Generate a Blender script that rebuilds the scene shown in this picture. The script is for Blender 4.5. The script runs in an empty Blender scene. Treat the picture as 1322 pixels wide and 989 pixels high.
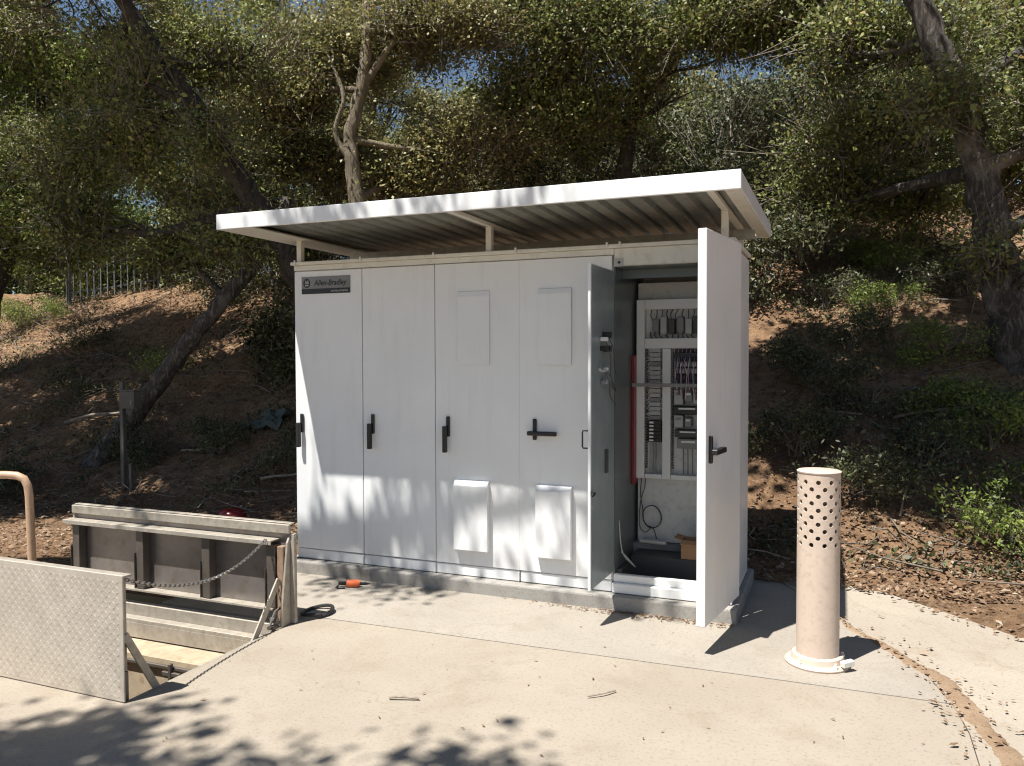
import bpy, math, random
import numpy as np
from mathutils import Vector

# ------------------------------------------------------------------ camera, sky, sun, exposure
sc = bpy.context.scene
cam_d = bpy.data.cameras.new('camera')
cam = bpy.data.objects.new('camera', cam_d)
sc.collection.objects.link(cam)
cam.location = (3.673, -4.821, 1.547)
cam.rotation_mode = 'XYZ'
cam.rotation_euler = (math.radians(90 - 1.81), math.radians(0.14), math.radians(22.25))
cam_d.sensor_fit = 'HORIZONTAL'
cam_d.sensor_width = 36.0
cam_d.lens = 36.0 * 1041.0 / 1322.0
cam_d.clip_start = 0.05
cam_d.clip_end = 2000
sc.camera = cam

LIGHT = Vector((0.35, 0.637, -1.683)).normalized()
world = bpy.data.worlds.new('World')
sc.world = world
world.use_nodes = True
wn = world.node_tree
wn.nodes.clear()
w_out = wn.nodes.new('ShaderNodeOutputWorld')
w_bg = wn.nodes.new('ShaderNodeBackground')
w_sky = wn.nodes.new('ShaderNodeTexSky')
w_sky.sky_type = 'NISHITA'
w_sky.sun_disc = False
w_sky.sun_elevation = math.asin(-LIGHT.z)
w_sky.sun_rotation = math.radians(208.8)
w_sky.altitude = 300
w_sky.air_density = 1.0
w_sky.dust_density = 0.2
w_bg.inputs['Strength'].default_value = 0.055
wn.links.new(w_sky.outputs[0], w_bg.inputs['Color'])
wn.links.new(w_bg.outputs[0], w_out.inputs['Surface'])

sun_d = bpy.data.lights.new('sun', 'SUN')
sun_d.energy = 5.0
sun_d.angle = math.radians(0.5)
sun_d.color = (1.0, 0.965, 0.91)
sun = bpy.data.objects.new('sun', sun_d)
sc.collection.objects.link(sun)
sun.rotation_euler = LIGHT.to_track_quat('-Z', 'Y').to_euler()
sun.location = (-4, -8, 20)

sc.view_settings.view_transform = 'Standard'
sc.view_settings.look = 'None'
sc.view_settings.exposure = 0.86
sc.view_settings.gamma = 1.0
sc.view_settings.use_curve_mapping = False
sc.cycles.use_denoising = True
sc.cycles.filter_width = 1.15
sc.cycles.max_bounces = 5
sc.cycles.diffuse_bounces = 3
sc.cycles.glossy_bounces = 2
sc.cycles.transmission_bounces = 2
sc.cycles.use_adaptive_sampling = True
sc.cycles.adaptive_threshold = 0.02
sc.cycles.transparent_max_bounces = 4

COL = sc.collection
rng = np.random.default_rng(7)
random.seed(7)

# ------------------------------------------------------------------ materials
class NT:
    def __init__(s, name):
        s.m = bpy.data.materials.new(name)
        s.m.use_nodes = True
        s.t = s.m.node_tree
        s.b = s.t.nodes['Principled BSDF']
        s.o = s.t.nodes['Material Output']
    def n(s, typ, **kw):
        nd = s.t.nodes.new(typ)
        for k, v in kw.items():
            if k in nd.inputs:
                nd.inputs[k].default_value = v
            else:
                setattr(nd, k, v)
        return nd
    def l(s, a, b):
        s.t.links.new(a, b)
    def coords(s):
        return s.n('ShaderNodeTexCoord').outputs['Object']
    def noise(s, scale, detail=4, rough=.6, vec=None, dist=0.0):
        nd = s.n('ShaderNodeTexNoise')
        nd.inputs['Scale'].default_value = scale
        nd.inputs['Detail'].default_value = detail
        nd.inputs['Roughness'].default_value = rough
        nd.inputs['Distortion'].default_value = dist
        s.l(vec if vec is not None else s.coords(), nd.inputs['Vector'])
        return nd.outputs['Fac']
    def ramp(s, fac, stops):
        nd = s.n('ShaderNodeValToRGB')
        cr = nd.color_ramp
        while len(cr.elements) < len(stops):
            cr.elements.new(.5)
        for e, (p, c) in zip(cr.elements, stops):
            e.position = p
            e.color = c if len(c) == 4 else (*c, 1)
        s.l(fac, nd.inputs['Fac'])
        return nd.outputs['Color']
    def mix(s, fac, a, b, typ='MIX'):
        nd = s.n('ShaderNodeMix', data_type='RGBA', blend_type=typ)
        for sock, v in ((nd.inputs[0], fac), (nd.inputs[6], a), (nd.inputs[7], b)):
            if hasattr(v, 'is_linked') or hasattr(v, 'node'):
                s.l(v, sock)
            else:
                sock.default_value = v if isinstance(v, (int, float)) else (*v[:3], 1)
        return nd.outputs[2]
    def bump(s, h, strength=.3, dist=.01):
        nd = s.n('ShaderNodeBump')
        nd.inputs['Strength'].default_value = strength
        nd.inputs['Distance'].default_value = dist
        s.l(h, nd.inputs['Height'])
        s.l(nd.outputs[0], s.b.inputs['Normal'])
    def col(s, c):
        if hasattr(c, 'node'):
            s.l(c, s.b.inputs['Base Color'])
        else:
            s.b.inputs['Base Color'].default_value = (*c, 1)
    def set(s, **kw):
        for k, v in kw.items():
            s.b.inputs[k.replace('_', ' ')].default_value = v

M = {}
def paint(key, c, rough=.4, var=.06, dirt=None, metallic=0.0, bump=0.0, scale=6, spec=.5):
    t = NT(key)
    f = t.noise(scale, 6, .65)
    lo = tuple(max(0, v * (1 - var)) for v in c)
    hi = tuple(min(1, v * (1 + var)) for v in c)
    cc = t.ramp(f, [(.3, lo), (.7, hi)])
    if dirt:
        f2 = t.noise(scale * 3.1, 8, .7)
        cc = t.mix(t.ramp(f2, [(.5, (0, 0, 0)), (.78, (1, 1, 1))]), cc, dirt)
    t.col(cc)
    t.set(Roughness=rough, Metallic=metallic)
    t.b.inputs['Specular IOR Level'].default_value = spec
    if bump:
        t.bump(t.noise(scale * 12, 5, .7), bump, .004)
    M[key] = t.m
    return t

def white_panel():
    t = NT('white_enamel')
    f = t.noise(1.6, 5, .6)
    cc = t.ramp(f, [(.3, (.73, .74, .735)), (.7, (.80, .805, .80))])
    mp = t.n('ShaderNodeMapping')
    mp.inputs['Scale'].default_value = (7, 7, .7)
    t.l(t.coords(), mp.inputs['Vector'])
    f2 = t.noise(2.2, 7, .7, mp.outputs[0])
    cc = t.mix(t.ramp(f2, [(.52, (0, 0, 0)), (.85, (.42, .42, .42))]), cc, (.56, .54, .48))
    t.col(cc)
    t.l(t.ramp(t.noise(4, 4), [(.3, (.28,) * 3), (.7, (.45,) * 3)]), t.b.inputs['Roughness'])
    t.bump(t.noise(3.5, 2, .4), .05, .02)
    M['white'] = t.m
white_panel()
paint('cream', (.68, .665, .60), .5, .05, (.52, .48, .4))
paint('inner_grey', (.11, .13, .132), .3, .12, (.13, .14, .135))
paint('leaf_grey', (.235, .27, .28), .28, .15, (.30, .33, .33), .1)
paint('panel_grey', (.62, .62, .60), .45, .05, (.4, .39, .36))
paint('duct_white', (.74, .74, .72), .5, .05)
paint('black', (.012, .012, .013), .42, .15)
paint('plate_silver', (.20, .19, .185), .35, .1, None, .3)
paint('dark_grey', (.05, .05, .052), .5, .1)
paint('mid_grey', (.22, .22, .215), .5, .1)
paint('light_grey', (.42, .42, .41), .5, .1)
paint('red', (.22, .012, .016), .35, .1)
paint('bright_red', (.17, .010, .012), .22, .15)
paint('orange', (.75, .16, .05), .5, .1, (.4, .1, .05))
paint('cardboard', (.42, .24, .13), .85, .08)
paint('tan_paint', (.56, .455, .37), .55, .03, (.42, .33, .26), bump=.05, scale=9, spec=.3)
paint('rail_tan', (.50, .33, .21), .45, .08, (.36, .24, .16), bump=.06, scale=14)
paint('steel_lid', (.50, .44, .365), .52, .10, (.36, .31, .245), .15, .06, 7, .35)
paint('steel_frame', (.365, .33, .275), .55, .18, (.23, .175, .12), .2, .15, 9)
paint('steel_inner', (.27, .245, .225), .45, .15, (.20, .15, .11), .6, .06, 4)
paint('rib_dark', (.13, .115, .10), .5, .2, (.17, .12, .08), .4, .1, 9)
paint('galvanised', (.33, .345, .32), .42, .2, (.25, .25, .22), .35, .05, 11)
paint('chain_steel', (.38, .36, .33), .4, .15, None, .8)
paint('vault_concrete', (.40, .32, .22), .9, .2, (.24, .17, .1), 0, .35, 5)
paint('box_weathered', (.10, .095, .085), .7, .2, (.07, .05, .035), 0, .1, 8)
paint('fence_iron', (.14, .16, .17), .5, .15, (.2, .2, .19))
paint('tarp', (.075, .085, .068), .6, .2, (.1, .12, .09), 0, .2)
paint('loop_black', (.018, .017, .016), .6, .2)
paint('pale_tube', (.62, .6, .55), .5, .06)
paint('wood', (.30, .2, .13), .8, .25, (.16, .1, .06), 0, .3, 12)
paint('dead_wood', (.33, .28, .22), .85, .3, (.16, .12, .09), 0, .4, 16)

def concrete(key, a, b, stain, seed):
    t = NT(key)
    mp = t.n('ShaderNodeMapping')
    mp.inputs['Location'].default_value = (seed, seed * .7, 0)
    t.l(t.coords(), mp.inputs['Vector'])
    v = mp.outputs[0]
    cc = t.ramp(t.noise(1.1, 6, .62, v), [(.32, a), (.68, b)])
    cc = t.mix(t.ramp(t.noise(2.7, 8, .72, v, .4), [(.52, (0, 0, 0)), (.74, (.75,) * 3)]), cc, stain)
    cc = t.mix(t.ramp(t.noise(60, 3, .7, v), [(.30, (.45,) * 3), (.46, (0, 0, 0))]), cc, tuple(x * .55 for x in stain))
    cc = t.mix(t.ramp(t.noise(9, 6, .75, v), [(.62, (0, 0, 0)), (.72, (.6,) * 3)]), cc, tuple(x * .72 for x in stain))
    vor = t.n('ShaderNodeTexVoronoi', feature='DISTANCE_TO_EDGE')
    vor.inputs['Scale'].default_value = .23
    nz = t.n('ShaderNodeTexNoise')
    nz.inputs['Scale'].default_value = 3
    nz.inputs['Detail'].default_value = 6
    t.l(v, nz.inputs['Vector'])
    ad = t.n('ShaderNodeVectorMath', operation='MULTIPLY_ADD')
    ad.inputs[1].default_value = (.5, .5, .5)
    t.l(nz.outputs['Color'], ad.inputs[0])
    t.l(v, ad.inputs[2])
    t.l(ad.outputs[0], vor.inputs['Vector'])
    crack = t.ramp(vor.outputs['Distance'], [(.0, (.14,) * 3), (.0012, (0, 0, 0))])
    cc = t.mix(crack, cc, (.15, .12, .09))
    t.col(cc)
    t.set(Roughness=.92)
    t.b.inputs['Specular IOR Level'].default_value = .25
    t.bump(t.noise(45, 6, .75, v), .35, .006)
    M[key] = t.m
concrete('concrete_warm', (.288, .246, .196), (.345, .300, .240), (.255, .208, .155), 0)
concrete('concrete_grey', (.285, .256, .215), (.345, .308, .258), (.255, .215, .168), 11)
concrete('concrete_pad', (.27, .255, .235), (.34, .325, .295), (.25, .22, .18), 23)
concrete('concrete_pale', (0.319, 0.278, 0.224), (0.375, 0.329, 0.265), (0.256, 0.197, 0.14), 37)

def dirt():
    t = NT('dirt')
    f = t.noise(.8, 8, .7)
    cc = t.ramp(f, [(.3, (.17, .095, .052)), (.5, (.30, .18, .10)), (.7, (.38, .25, .15))])
    cc = t.mix(t.ramp(t.noise(9, 8, .75), [(.45, (0, 0, 0)), (.6, (1, 1, 1))]), cc, (.15, .088, .05))
    cc = t.mix(t.ramp(t.noise(38, 6, .8), [(.52, (0, 0, 0)), (.62, (.8,) * 3)]), cc, (.40, .29, .19))
    t.col(cc)
    t.set(Roughness=.95)
    t.b.inputs['Specular IOR Level'].default_value = .15
    t.bump(t.noise(16, 9, .8), 1.0, .05)
    M['dirt'] = t.m
dirt()

def sandy():
    t = NT('sandy_soil')
    cc = t.ramp(t.noise(5, 8, .75), [(.3, (.24, .155, .092)), (.7, (.36, .265, .175))])
    cc = t.mix(t.ramp(t.noise(40, 6, .8), [(.5, (0, 0, 0)), (.62, (.8,) * 3)]), cc, (.18, .11, .06))
    t.col(cc)
    t.set(Roughness=.95)
    t.bump(t.noise(40, 8, .8), .8, .012)
    M['sandy'] = t.m
sandy()

def leafmat(key, stops, trans=.35, rough=.38, spec=.5):
    t = NT(key)
    g = t.n('ShaderNodeNewGeometry')
    cc = t.ramp(g.outputs['Random Per Island'], stops)
    cc = t.mix(.35, cc, t.ramp(t.noise(.9, 3), [(.35, stops[0][1]), (.65, stops[-2][1])]))
    t.col(cc)
    t.set(Roughness=rough)
    t.b.inputs['Specular IOR Level'].default_value = spec
    tr = t.n('ShaderNodeBsdfTranslucent')
    t.l(cc, tr.inputs['Color'])
    mx = t.n('ShaderNodeMixShader')
    mx.inputs[0].default_value = trans
    t.l(t.b.outputs[0], mx.inputs[1])
    t.l(tr.outputs[0], mx.inputs[2])
    t.l(mx.outputs[0], t.o.inputs['Surface'])
    M[key] = t.m
leafmat('leaf_oak', [(0, (.018, .03, .008)), (.3, (.08, .11, .026)), (.6, (.20, .24, .06)), (.9, (.37, .385, .12)), (1, (.30, .16, .065))], .33, .5, .4)
leafmat('leaf_olive', [(0, (.03, .036, .012)), (.3, (.14, .145, .042)), (.6, (.31, .295, .10)), (.9, (.48, .44, .17)), (1, (.38, .20, .09))], .33, .5, .4)
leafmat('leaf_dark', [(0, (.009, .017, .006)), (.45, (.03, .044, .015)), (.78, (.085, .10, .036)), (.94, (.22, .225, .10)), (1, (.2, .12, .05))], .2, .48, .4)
leafmat('leaf_green', [(0, (.025, .05, .010)), (.3, (.09, .145, .026)), (.6, (.21, .29, .055)), (.9, (.37, .43, .10)), (1, (.28, .22, .08))], .36, .5, .4)
leafmat('leaf_dry', [(0, (.09, .045, .024)), (.3, (.17, .095, .052)), (.6, (.26, .165, .098)), (.9, (.38, .28, .19)), (1, (.5, .43, .34))], .1, .6)

def bark(key, a, b, c):
    t = NT(key)
    mp = t.n('ShaderNodeMapping')
    mp.inputs['Scale'].default_value = (9, 9, 2.6)
    t.l(t.coords(), mp.inputs['Vector'])
    f = t.noise(2.2, 9, .75, mp.outputs[0], .8)
    cc = t.ramp(f, [(.32, a), (.5, b), (.7, c)])
    cc = t.mix(t.ramp(t.noise(2.1, 5), [(.55, (0, 0, 0)), (.7, (.7,) * 3)]), cc, c)
    t.col(cc)
    t.set(Roughness=.9)
    t.bump(f, .9, .04)
    M[key] = t.m
bark('bark_dark', (.016, .012, .009), (.045, .035, .027), (.11, .092, .072))
bark('bark_pale', (.09, .07, .045), (.21, .17, .115), (.33, .28, .20))
bark('bark_grey', (.022, .018, .015), (.065, .055, .045), (.30, .27, .24))
bark('twig', (.12, .095, .07), (.24, .2, .155), (.40, .35, .285))

# ------------------------------------------------------------------ mesh helpers
ORG = {}
def props(o, label=None, cat=None, group=None, kind=None):
    if label: o['label'] = label
    if cat: o['category'] = cat
    if group: o['group'] = group
    if kind: o['kind'] = kind
    return o

def thing(name, loc, label, cat, group=None):
    o = bpy.data.objects.new(name, None)
    o.empty_display_size = .2
    o.location = loc
    COL.objects.link(o)
    ORG[o] = Vector(loc)
    return props(o, label, cat, group)

def link(name, me, mat, parent=None, origin=None, smooth=False, bevel=0, bseg=1):
    o = bpy.data.objects.new(name, me)
    COL.objects.link(o)
    if mat is not None:
        me.materials.append(M[mat] if isinstance(mat, str) else mat)
    if parent is not None:
        o.parent = parent
        ORG[o] = ORG[parent]
    else:
        o.location = origin or (0, 0, 0)
        ORG[o] = Vector(origin or (0, 0, 0))
    if bevel:
        md = o.modifiers.new('bevel', 'BEVEL')
        md.width = bevel
        md.segments = bseg
        md.limit_method = 'ANGLE'
        md.angle_limit = math.radians(50)
    return o

class MB:
    def __init__(s):
        s.v, s.f = [], []
    def add(s, vs, fs):
        o = len(s.v)
        s.v += [tuple(v) for v in vs]
        s.f += [tuple(i + o for i in f) for f in fs]
        return s
    def box(s, x0, x1, y0, y1, z0, z1):
        return s.add([(x0, y0, z0), (x1, y0, z0), (x1, y1, z0), (x0, y1, z0), (x0, y0, z1), (x1, y0, z1), (x1, y1, z1), (x0, y1, z1)],
                     [(3, 2, 1, 0), (4, 5, 6, 7), (0, 1, 5, 4), (1, 2, 6, 5), (2, 3, 7, 6), (3, 0, 4, 7)])
    def obox(s, c, ax, ay, az, hx, hy, hz):
        c, ax, ay, az = Vector(c), Vector(ax), Vector(ay), Vector(az)
        vs = [c + ax * (i * hx) + ay * (j * hy) + az * (k * hz) for k in (-1, 1) for i, j in ((-1, -1), (1, -1), (1, 1), (-1, 1))]
        return s.add(vs, [(3, 2, 1, 0), (4, 5, 6, 7), (0, 1, 5, 4), (1, 2, 6, 5), (2, 3, 7, 6), (3, 0, 4, 7)])
    def bar(s, a, b, w, h, up=(0, 0, 1)):
        a, b = Vector(a), Vector(b)
        d = (b - a)
        L = d.length
        d.normalize()
        r = d.cross(Vector(up))
        if r.length < 1e-4:
            r = d.cross(Vector((1, 0, 0)))
        r.normalize()
        u = r.cross(d)
        return s.obox((a + b) / 2, d, r, u, L / 2, w / 2, h / 2)
    def prism(s, poly, d):
        n = len(poly)
        p = [Vector(q) for q in poly]
        d = Vector(d)
        return s.add(p + [q + d for q in p], [tuple(range(n))[::-1], tuple(range(n, 2 * n))] + [(i, (i + 1) % n, n + (i + 1) % n, n + i) for i in range(n)])
    def tube(s, pts, rad, seg=8, cap=True):
        pts = [Vector(p) for p in pts]
        n = len(pts)
        rads = rad if hasattr(rad, '__len__') else [rad] * n
        vs = []
        pr = None
        for i, p in enumerate(pts):
            t = (pts[min(i + 1, n - 1)] - pts[max(i - 1, 0)])
            if t.length < 1e-9: t = Vector((0, 0, 1))
            t.normalize()
            if pr is None:
                pr = t.cross(Vector((0, 0, 1)))
                if pr.length < .05: pr = t.cross(Vector((1, 0, 0)))
            pr = (pr - t * pr.dot(t)).normalized()
            q = t.cross(pr)
            for k in range(seg):
                a = 2 * math.pi * k / seg
                vs.append(p + (pr * math.cos(a) + q * math.sin(a)) * rads[i])
        fs = [(i * seg + k, i * seg + (k + 1) % seg, (i + 1) * seg + (k + 1) % seg, (i + 1) * seg + k) for i in range(n - 1) for k in range(seg)]
        if cap:
            fs += [tuple(range(seg))[::-1], tuple((n - 1) * seg + k for k in range(seg))]
        return s.add(vs, fs)
    def lathe(s, c, prof, seg=32, caps=True):
        cx, cy, cz = c
        vs = [(cx + r * math.cos(2 * math.pi * k / seg), cy + r * math.sin(2 * math.pi * k / seg), cz + z) for r, z in prof for k in range(seg)]
        n = len(prof)
        fs = [(i * seg + k, i * seg + (k + 1) % seg, (i + 1) * seg + (k + 1) % seg, (i + 1) * seg + k) for i in range(n - 1) for k in range(seg)]
        if caps:
            fs += [tuple(range(seg))[::-1], tuple((n - 1) * seg + k for k in range(seg))]
        return s.add(vs, fs)
    def xform(s, fn):
        s.v = [tuple(fn(Vector(v))) for v in s.v]
        return s
    def build(s, name, mat, parent=None, origin=None, smooth=False, bevel=0, bseg=1):
        o3 = ORG[parent] if parent is not None else Vector(origin or (0, 0, 0))
        me = bpy.data.meshes.new(name)
        me.from_pydata([tuple(Vector(v) - o3) for v in s.v], [], s.f)
        me.update()
        if smooth:
            me.polygons.foreach_set('use_smooth', [True] * len(me.polygons))
            if smooth != 'all':
                me.set_sharp_from_angle(angle=math.radians(40))
        return link(name, me, mat, parent, origin, smooth, bevel, bseg)

def np_mesh(name, V, F, mat, parent=None, origin=None, smooth=False):
    """V (n,3) world coordinates, F (m,4) quads"""
    o3 = np.array(ORG[parent] if parent is not None else (origin or (0, 0, 0)), dtype=np.float32)
    me = bpy.data.meshes.new(name)
    V = (np.asarray(V, dtype=np.float32) - o3)
    F = np.asarray(F, dtype=np.int32)
    me.vertices.add(len(V))
    me.vertices.foreach_set('co', V.ravel())
    me.loops.add(F.size)
    me.loops.foreach_set('vertex_index', F.ravel())
    me.polygons.add(len(F))
    me.polygons.foreach_set('loop_start', np.arange(0, F.size, F.shape[1], dtype=np.int32))
    me.update(calc_edges=True)
    if smooth:
        me.polygons.foreach_set('use_smooth', np.ones(len(F), dtype=bool))
    return link(name, me, mat, parent, origin)

def unit(a):
    return a / np.maximum(np.linalg.norm(a, axis=1, keepdims=True), 1e-9)

def leaf_quads(c, L, W, r, up=.5, flat=0.0, tri=False):
    n = len(c)
    nr = unit(r.normal(size=(n, 3)) + np.array([-.15, -.68, .62]) * up * 2)
    if flat:
        nr = unit(nr * (1 - flat) + np.array([0, 0, 1.0]) * flat)
    t = unit(np.cross(nr, r.normal(size=(n, 3))))
    s = np.cross(nr, t)
    sv = np.clip(np.exp(r.normal(0, .28, (n, 1))), .45, 1.8)
    l = L * sv * r.uniform(.8, 1.15, (n, 1))
    w = W * sv * r.uniform(.75, 1.2, (n, 1))
    fold = w * r.uniform(.0, .35, (n, 1))
    if tri:      # far foliage: one triangle a leaf
        V = np.stack([c - t * l / 2 - s * w * .5, c - t * l * .1 + s * w * .6, c + t * l / 2], 1).reshape(-1, 3)
        return V, np.arange(3 * n).reshape(-1, 3)
    V = np.stack([c - t * l / 2, c + s * w / 2 + nr * fold - t * l * .05, c + t * l / 2, c - s * w / 2 + nr * fold - t * l * .05], 1).reshape(-1, 3)
    F = np.arange(4 * n).reshape(-1, 4)
    return V, F

def seg_prisms(a, b, ra, rb):
    n = len(a)
    d = unit(b - a)
    ref = np.where(np.abs(d[:, 2:3]) > .9, np.array([[1., 0, 0]]), np.array([[0., 0, 1.]]))
    p = unit(np.cross(d, ref))
    q = np.cross(d, p)
    V = []
    for k in range(3):
        an = 2 * math.pi * k / 3
        o = p * math.cos(an) + q * math.sin(an)
        V.append(a + o * ra)
    for k in range(3):
        an = 2 * math.pi * k / 3
        o = p * math.cos(an) + q * math.sin(an)
        V.append(b + o * rb)
    V = np.stack(V, 1).reshape(-1, 3)
    base = np.arange(n)[:, None] * 6
    F = np.concatenate([base + np.array([[k, (k + 1) % 3, 3 + (k + 1) % 3, 3 + k]]) for k in range(3)], 0)
    return V, F

def join_np(parts):
    V, F, o = [], [], 0
    for v, f in parts:
        V.append(v)
        F.append(f + o)
        o += len(v)
    return np.concatenate(V), np.concatenate(F)

def catmull(pts, sub=5):
    P = [np.array(p, float) for p in pts]
    P = [2 * P[0] - P[1]] + P + [2 * P[-1] - P[-2]]
    out = []
    for i in range(1, len(P) - 2):
        for k in range(sub):
            t = k / sub
            out.append(.5 * (2 * P[i] + (-P[i - 1] + P[i + 1]) * t + (2 * P[i - 1] - 5 * P[i] + 4 * P[i + 1] - P[i + 2]) * t * t + (-P[i - 1] + 3 * P[i] - 3 * P[i + 1] + P[i + 2]) * t ** 3))
    out.append(P[-2])
    return out

# ------------------------------------------------------------------ terrain
def softplus(t, k):
    return k * np.log1p(np.exp(np.clip(t / k, -40, 40)))
def hill(x, y):
    x, y = np.asarray(x, float), np.asarray(y, float)
    h = .56 * softplus(y - 1.45, .28)
    rz = 3.75 + .065 * np.clip(x, -12, 12)
    h = rz - softplus(rz - h, .35) + .06 * np.clip(y - 9, 0, 80)
    amp = np.clip((y - 1.2) / 1.5, 0, 1)
    n = (np.sin(x * 1.7 + y * .6) * np.sin(y * 1.3 - x * .4) * .10 + np.sin(x * 4.1 - y * 2.2 + 1) * np.sin(y * 3.7 + x * 1.9) * .04
         + np.sin(x * 9.3 + 2 * np.sin(y * 5)) * np.sin(y * 8.1 + 1.3 * np.sin(x * 6)) * .035 + np.sin(x * 15.7 + 3 * np.sin(y * 7.3)) * np.sin(y * 14.3 + 2 * np.sin(x * 9.1)) * .016)
    small = np.sin(x * 5.1 + y * 2.3) * np.sin(y * 4.7 - x * 1.7) * .008
    return h + n * amp + small

PX0, PX1, PY0, PY1 = -1.009, .714, -2.17, -.992
def ground():
    xs = np.unique(np.round(np.concatenate([np.linspace(-160, -14, 16), np.linspace(-14, -6, 45), np.linspace(-6, 8, 115), np.linspace(8, 14, 26), np.linspace(14, 160, 16), [PX0 - .12, PX1 + .12]]), 4))
    ys = np.unique(np.round(np.concatenate([np.linspace(-160, -8, 14), np.linspace(-8, .8, 30), np.linspace(.8, 9.5, 80), np.linspace(9.5, 20, 20), np.linspace(20, 160, 14), [PY0 - .12, PY1 + .12]]), 4))
    X, Y = np.meshgrid(xs, ys)
    Z = hill(X, Y)
    slab = ((X < 4.16) & (Y < -.9)) | ((X > -.35) & (X < 3.7) & (Y < .95)) 
    strip = (X > 3.4) & (X < 6.2) & (Y < 1.3) & ~slab
    Z = np.where(slab, -.035, Z - .012)
    Z = np.where(strip, -.012 + .030 * np.sin(X * 6.3 + 2 * np.sin(Y * 4.1)) * np.sin(Y * 7.1 + 1.5 * np.sin(X * 5.3)) + .035 * np.clip((Y - 1.15 + .95 * (X - 3.5)) / .5, -.6, 1), Z)
    V = np.stack([X, Y, Z], -1).reshape(-1, 3)
    nx = len(xs)
    F = []
    for j in range(len(ys) - 1):
        for i in range(nx - 1):
            cx, cy = (xs[i] + xs[i + 1]) / 2, (ys[j] + ys[j + 1]) / 2
            if PX0 - .12 < cx < PX1 + .12 and PY0 - .12 < cy < PY1 + .12:
                continue
            F.append((j * nx + i, j * nx + i + 1, (j + 1) * nx + i + 1, (j + 1) * nx + i))
    o = np_mesh('ground', V, np.array(F), 'dirt', smooth=True)
    props(o, 'brown leaf-strewn dirt slope rising behind the white cabinet', 'ground', kind='structure')
ground()

# concrete sheets
def slab(name, polys, z1, th, mat, label):
    m = MB()
    for poly in polys:
        m.prism([(x, y, z1 - th) for x, y in poly], (0, 0, th))
    o = m.build(name, mat)
    props(o, label, 'pavement', kind='structure')
    return o
arc = [(3.30, .93), (3.52, .55), (3.68, .22), (3.80, -.02), (3.93, -.22), (4.06, -.46), (4.14, -.75), (4.17, -1.1), (4.16, -2.0), (4.15, -9)]
slab('pavement', [
    [(-14, -14), (PX0, -14), (PX0, -1.0), (-1.5, -.95), (-14, -1.2)],
    [(PX0, -14), (PX1, -14), (PX1, PY0), (PX0, PY0)],
    [(PX1, -14), (4.15, -14)] + [p for p in arc[::-1] if p[1] <= -.8] + [(4.14, -.806), (3.3, -.812), (2.2, -.832), (1.4, -.845), (PX1, -.856)],
], 0, .12, 'concrete_warm', 'sunlit warm beige concrete in the foreground with tree shadow')
slab('pavement', [
    [(-.3, -.98 + .0), (PX1 - .004, -.985), (PX1 - .004, -.853), (1.4, -.842), (2.2, -.829), (3.3, -.809), (4.135, -.803), (4.06, -.46), (3.93, -.22), (3.80, -.02), (3.68, .22), (3.52, .55), (3.30, .93), (2.2, 1.05), (-.25, 1.0)],
], .003, .12, 'concrete_grey', 'grey concrete strip along the foot of the cabinet plinth')
slab('pavement', [
    [(3.524, .553), (3.684, .223), (3.804, -.018), (3.934, -.218), (4.064, -.459), (4.144, -.75), (4.174, -1.1), (4.164, -2.0), (4.154, -9), (6.2, -9), (5.9, -1.2), (5.05, -.25), (4.6, .28), (4.28, .62), (3.95, .95), (3.45, 1.15), (3.315, .94)],
], .0015, .1, 'concrete_pale', 'pale sandy concrete edge beside the dirt behind the vent pipe')

def soil():
    cl = catmull([(3.60, .42), (3.70, .22), (3.81, -.01), (3.94, -.21), (4.09, -.46), (4.19, -.75), (4.25, -1.1), (4.3, -1.6), (4.34, -2.2)], 14)
    m = MB()
    n, k = len(cl), 7
    for i, p in enumerate(cl):
        q = cl[min(i + 1, n - 1)] - cl[max(i - 1, 0)]
        q = q / np.linalg.norm(q)
        nrm = np.array([-q[1], q[0]])
        hw = .014 + .045 * min(1, i / 60) + .008 * math.sin(i * .37) + .004 * math.sin(i * .83)
        off = .012 * math.sin(i * .23)
        for j in range(k):
            t = -1 + 2 * j / (k - 1)
            w_ = hw * (1 + .18 * math.sin(i * .41 + (2.0 if t > 0 else 0)) + .08 * math.sin(i * 1.3))
            m.v.append((p[0] + nrm[0] * (off + t * w_), p[1] + nrm[1] * (off + t * w_), -.004 + .014 * (1 - t * t) + .003 * math.sin(i * 1.9 + j * 2.3)))
    m.f += [(i * k + j, i * k + j + 1, (i + 1) * k + j + 1, (i + 1) * k + j) for i in range(n - 1) for j in range(k - 1)]
    props(m.build('soil_strip', 'sandy', smooth='all'), 'thin strip of washed dirt along the curved joint beside the vent pipe', 'soil', kind='structure')
soil()

HP, TOP, W, D = .09, 2.235, 3.09, .82
m = MB().box(-.03, W + .035, -.075, D + .1, -.05, HP - .002)
props(m.build('concrete_pad', 'concrete_pad', bevel=.012, bseg=2), 'low grey concrete plinth under the white cabinet', 'plinth', kind='structure')

# ------------------------------------------------------------------ vault and access hatch
m = MB()
t_ = .118
m.box(PX0 - t_, PX0, PY0 - t_, PY1 + t_, -1.0, -.121)
m.box(PX1, PX1 + t_, PY0 - t_, PY1 + t_, -1.0, -.121)
m.box(PX0, PX1, PY0 - t_, PY0, -1.0, -.121)
m.box(PX0, PX1, PY1, PY1 + t_, -1.0, -.121)
m.box(PX0 - t_, PX1 + t_, PY0 - t_, PY1 + t_, -1.08, -1.002)
m.box(PX0 + .001, PX1 - .001, PY1 - .31, PY1 - .001, -1.0, -.20)
props(m.build('vault_pit', 'vault_concrete'), 'tan concrete walls and floor of the open vault below the hatch', 'vault', kind='structure')

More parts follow.
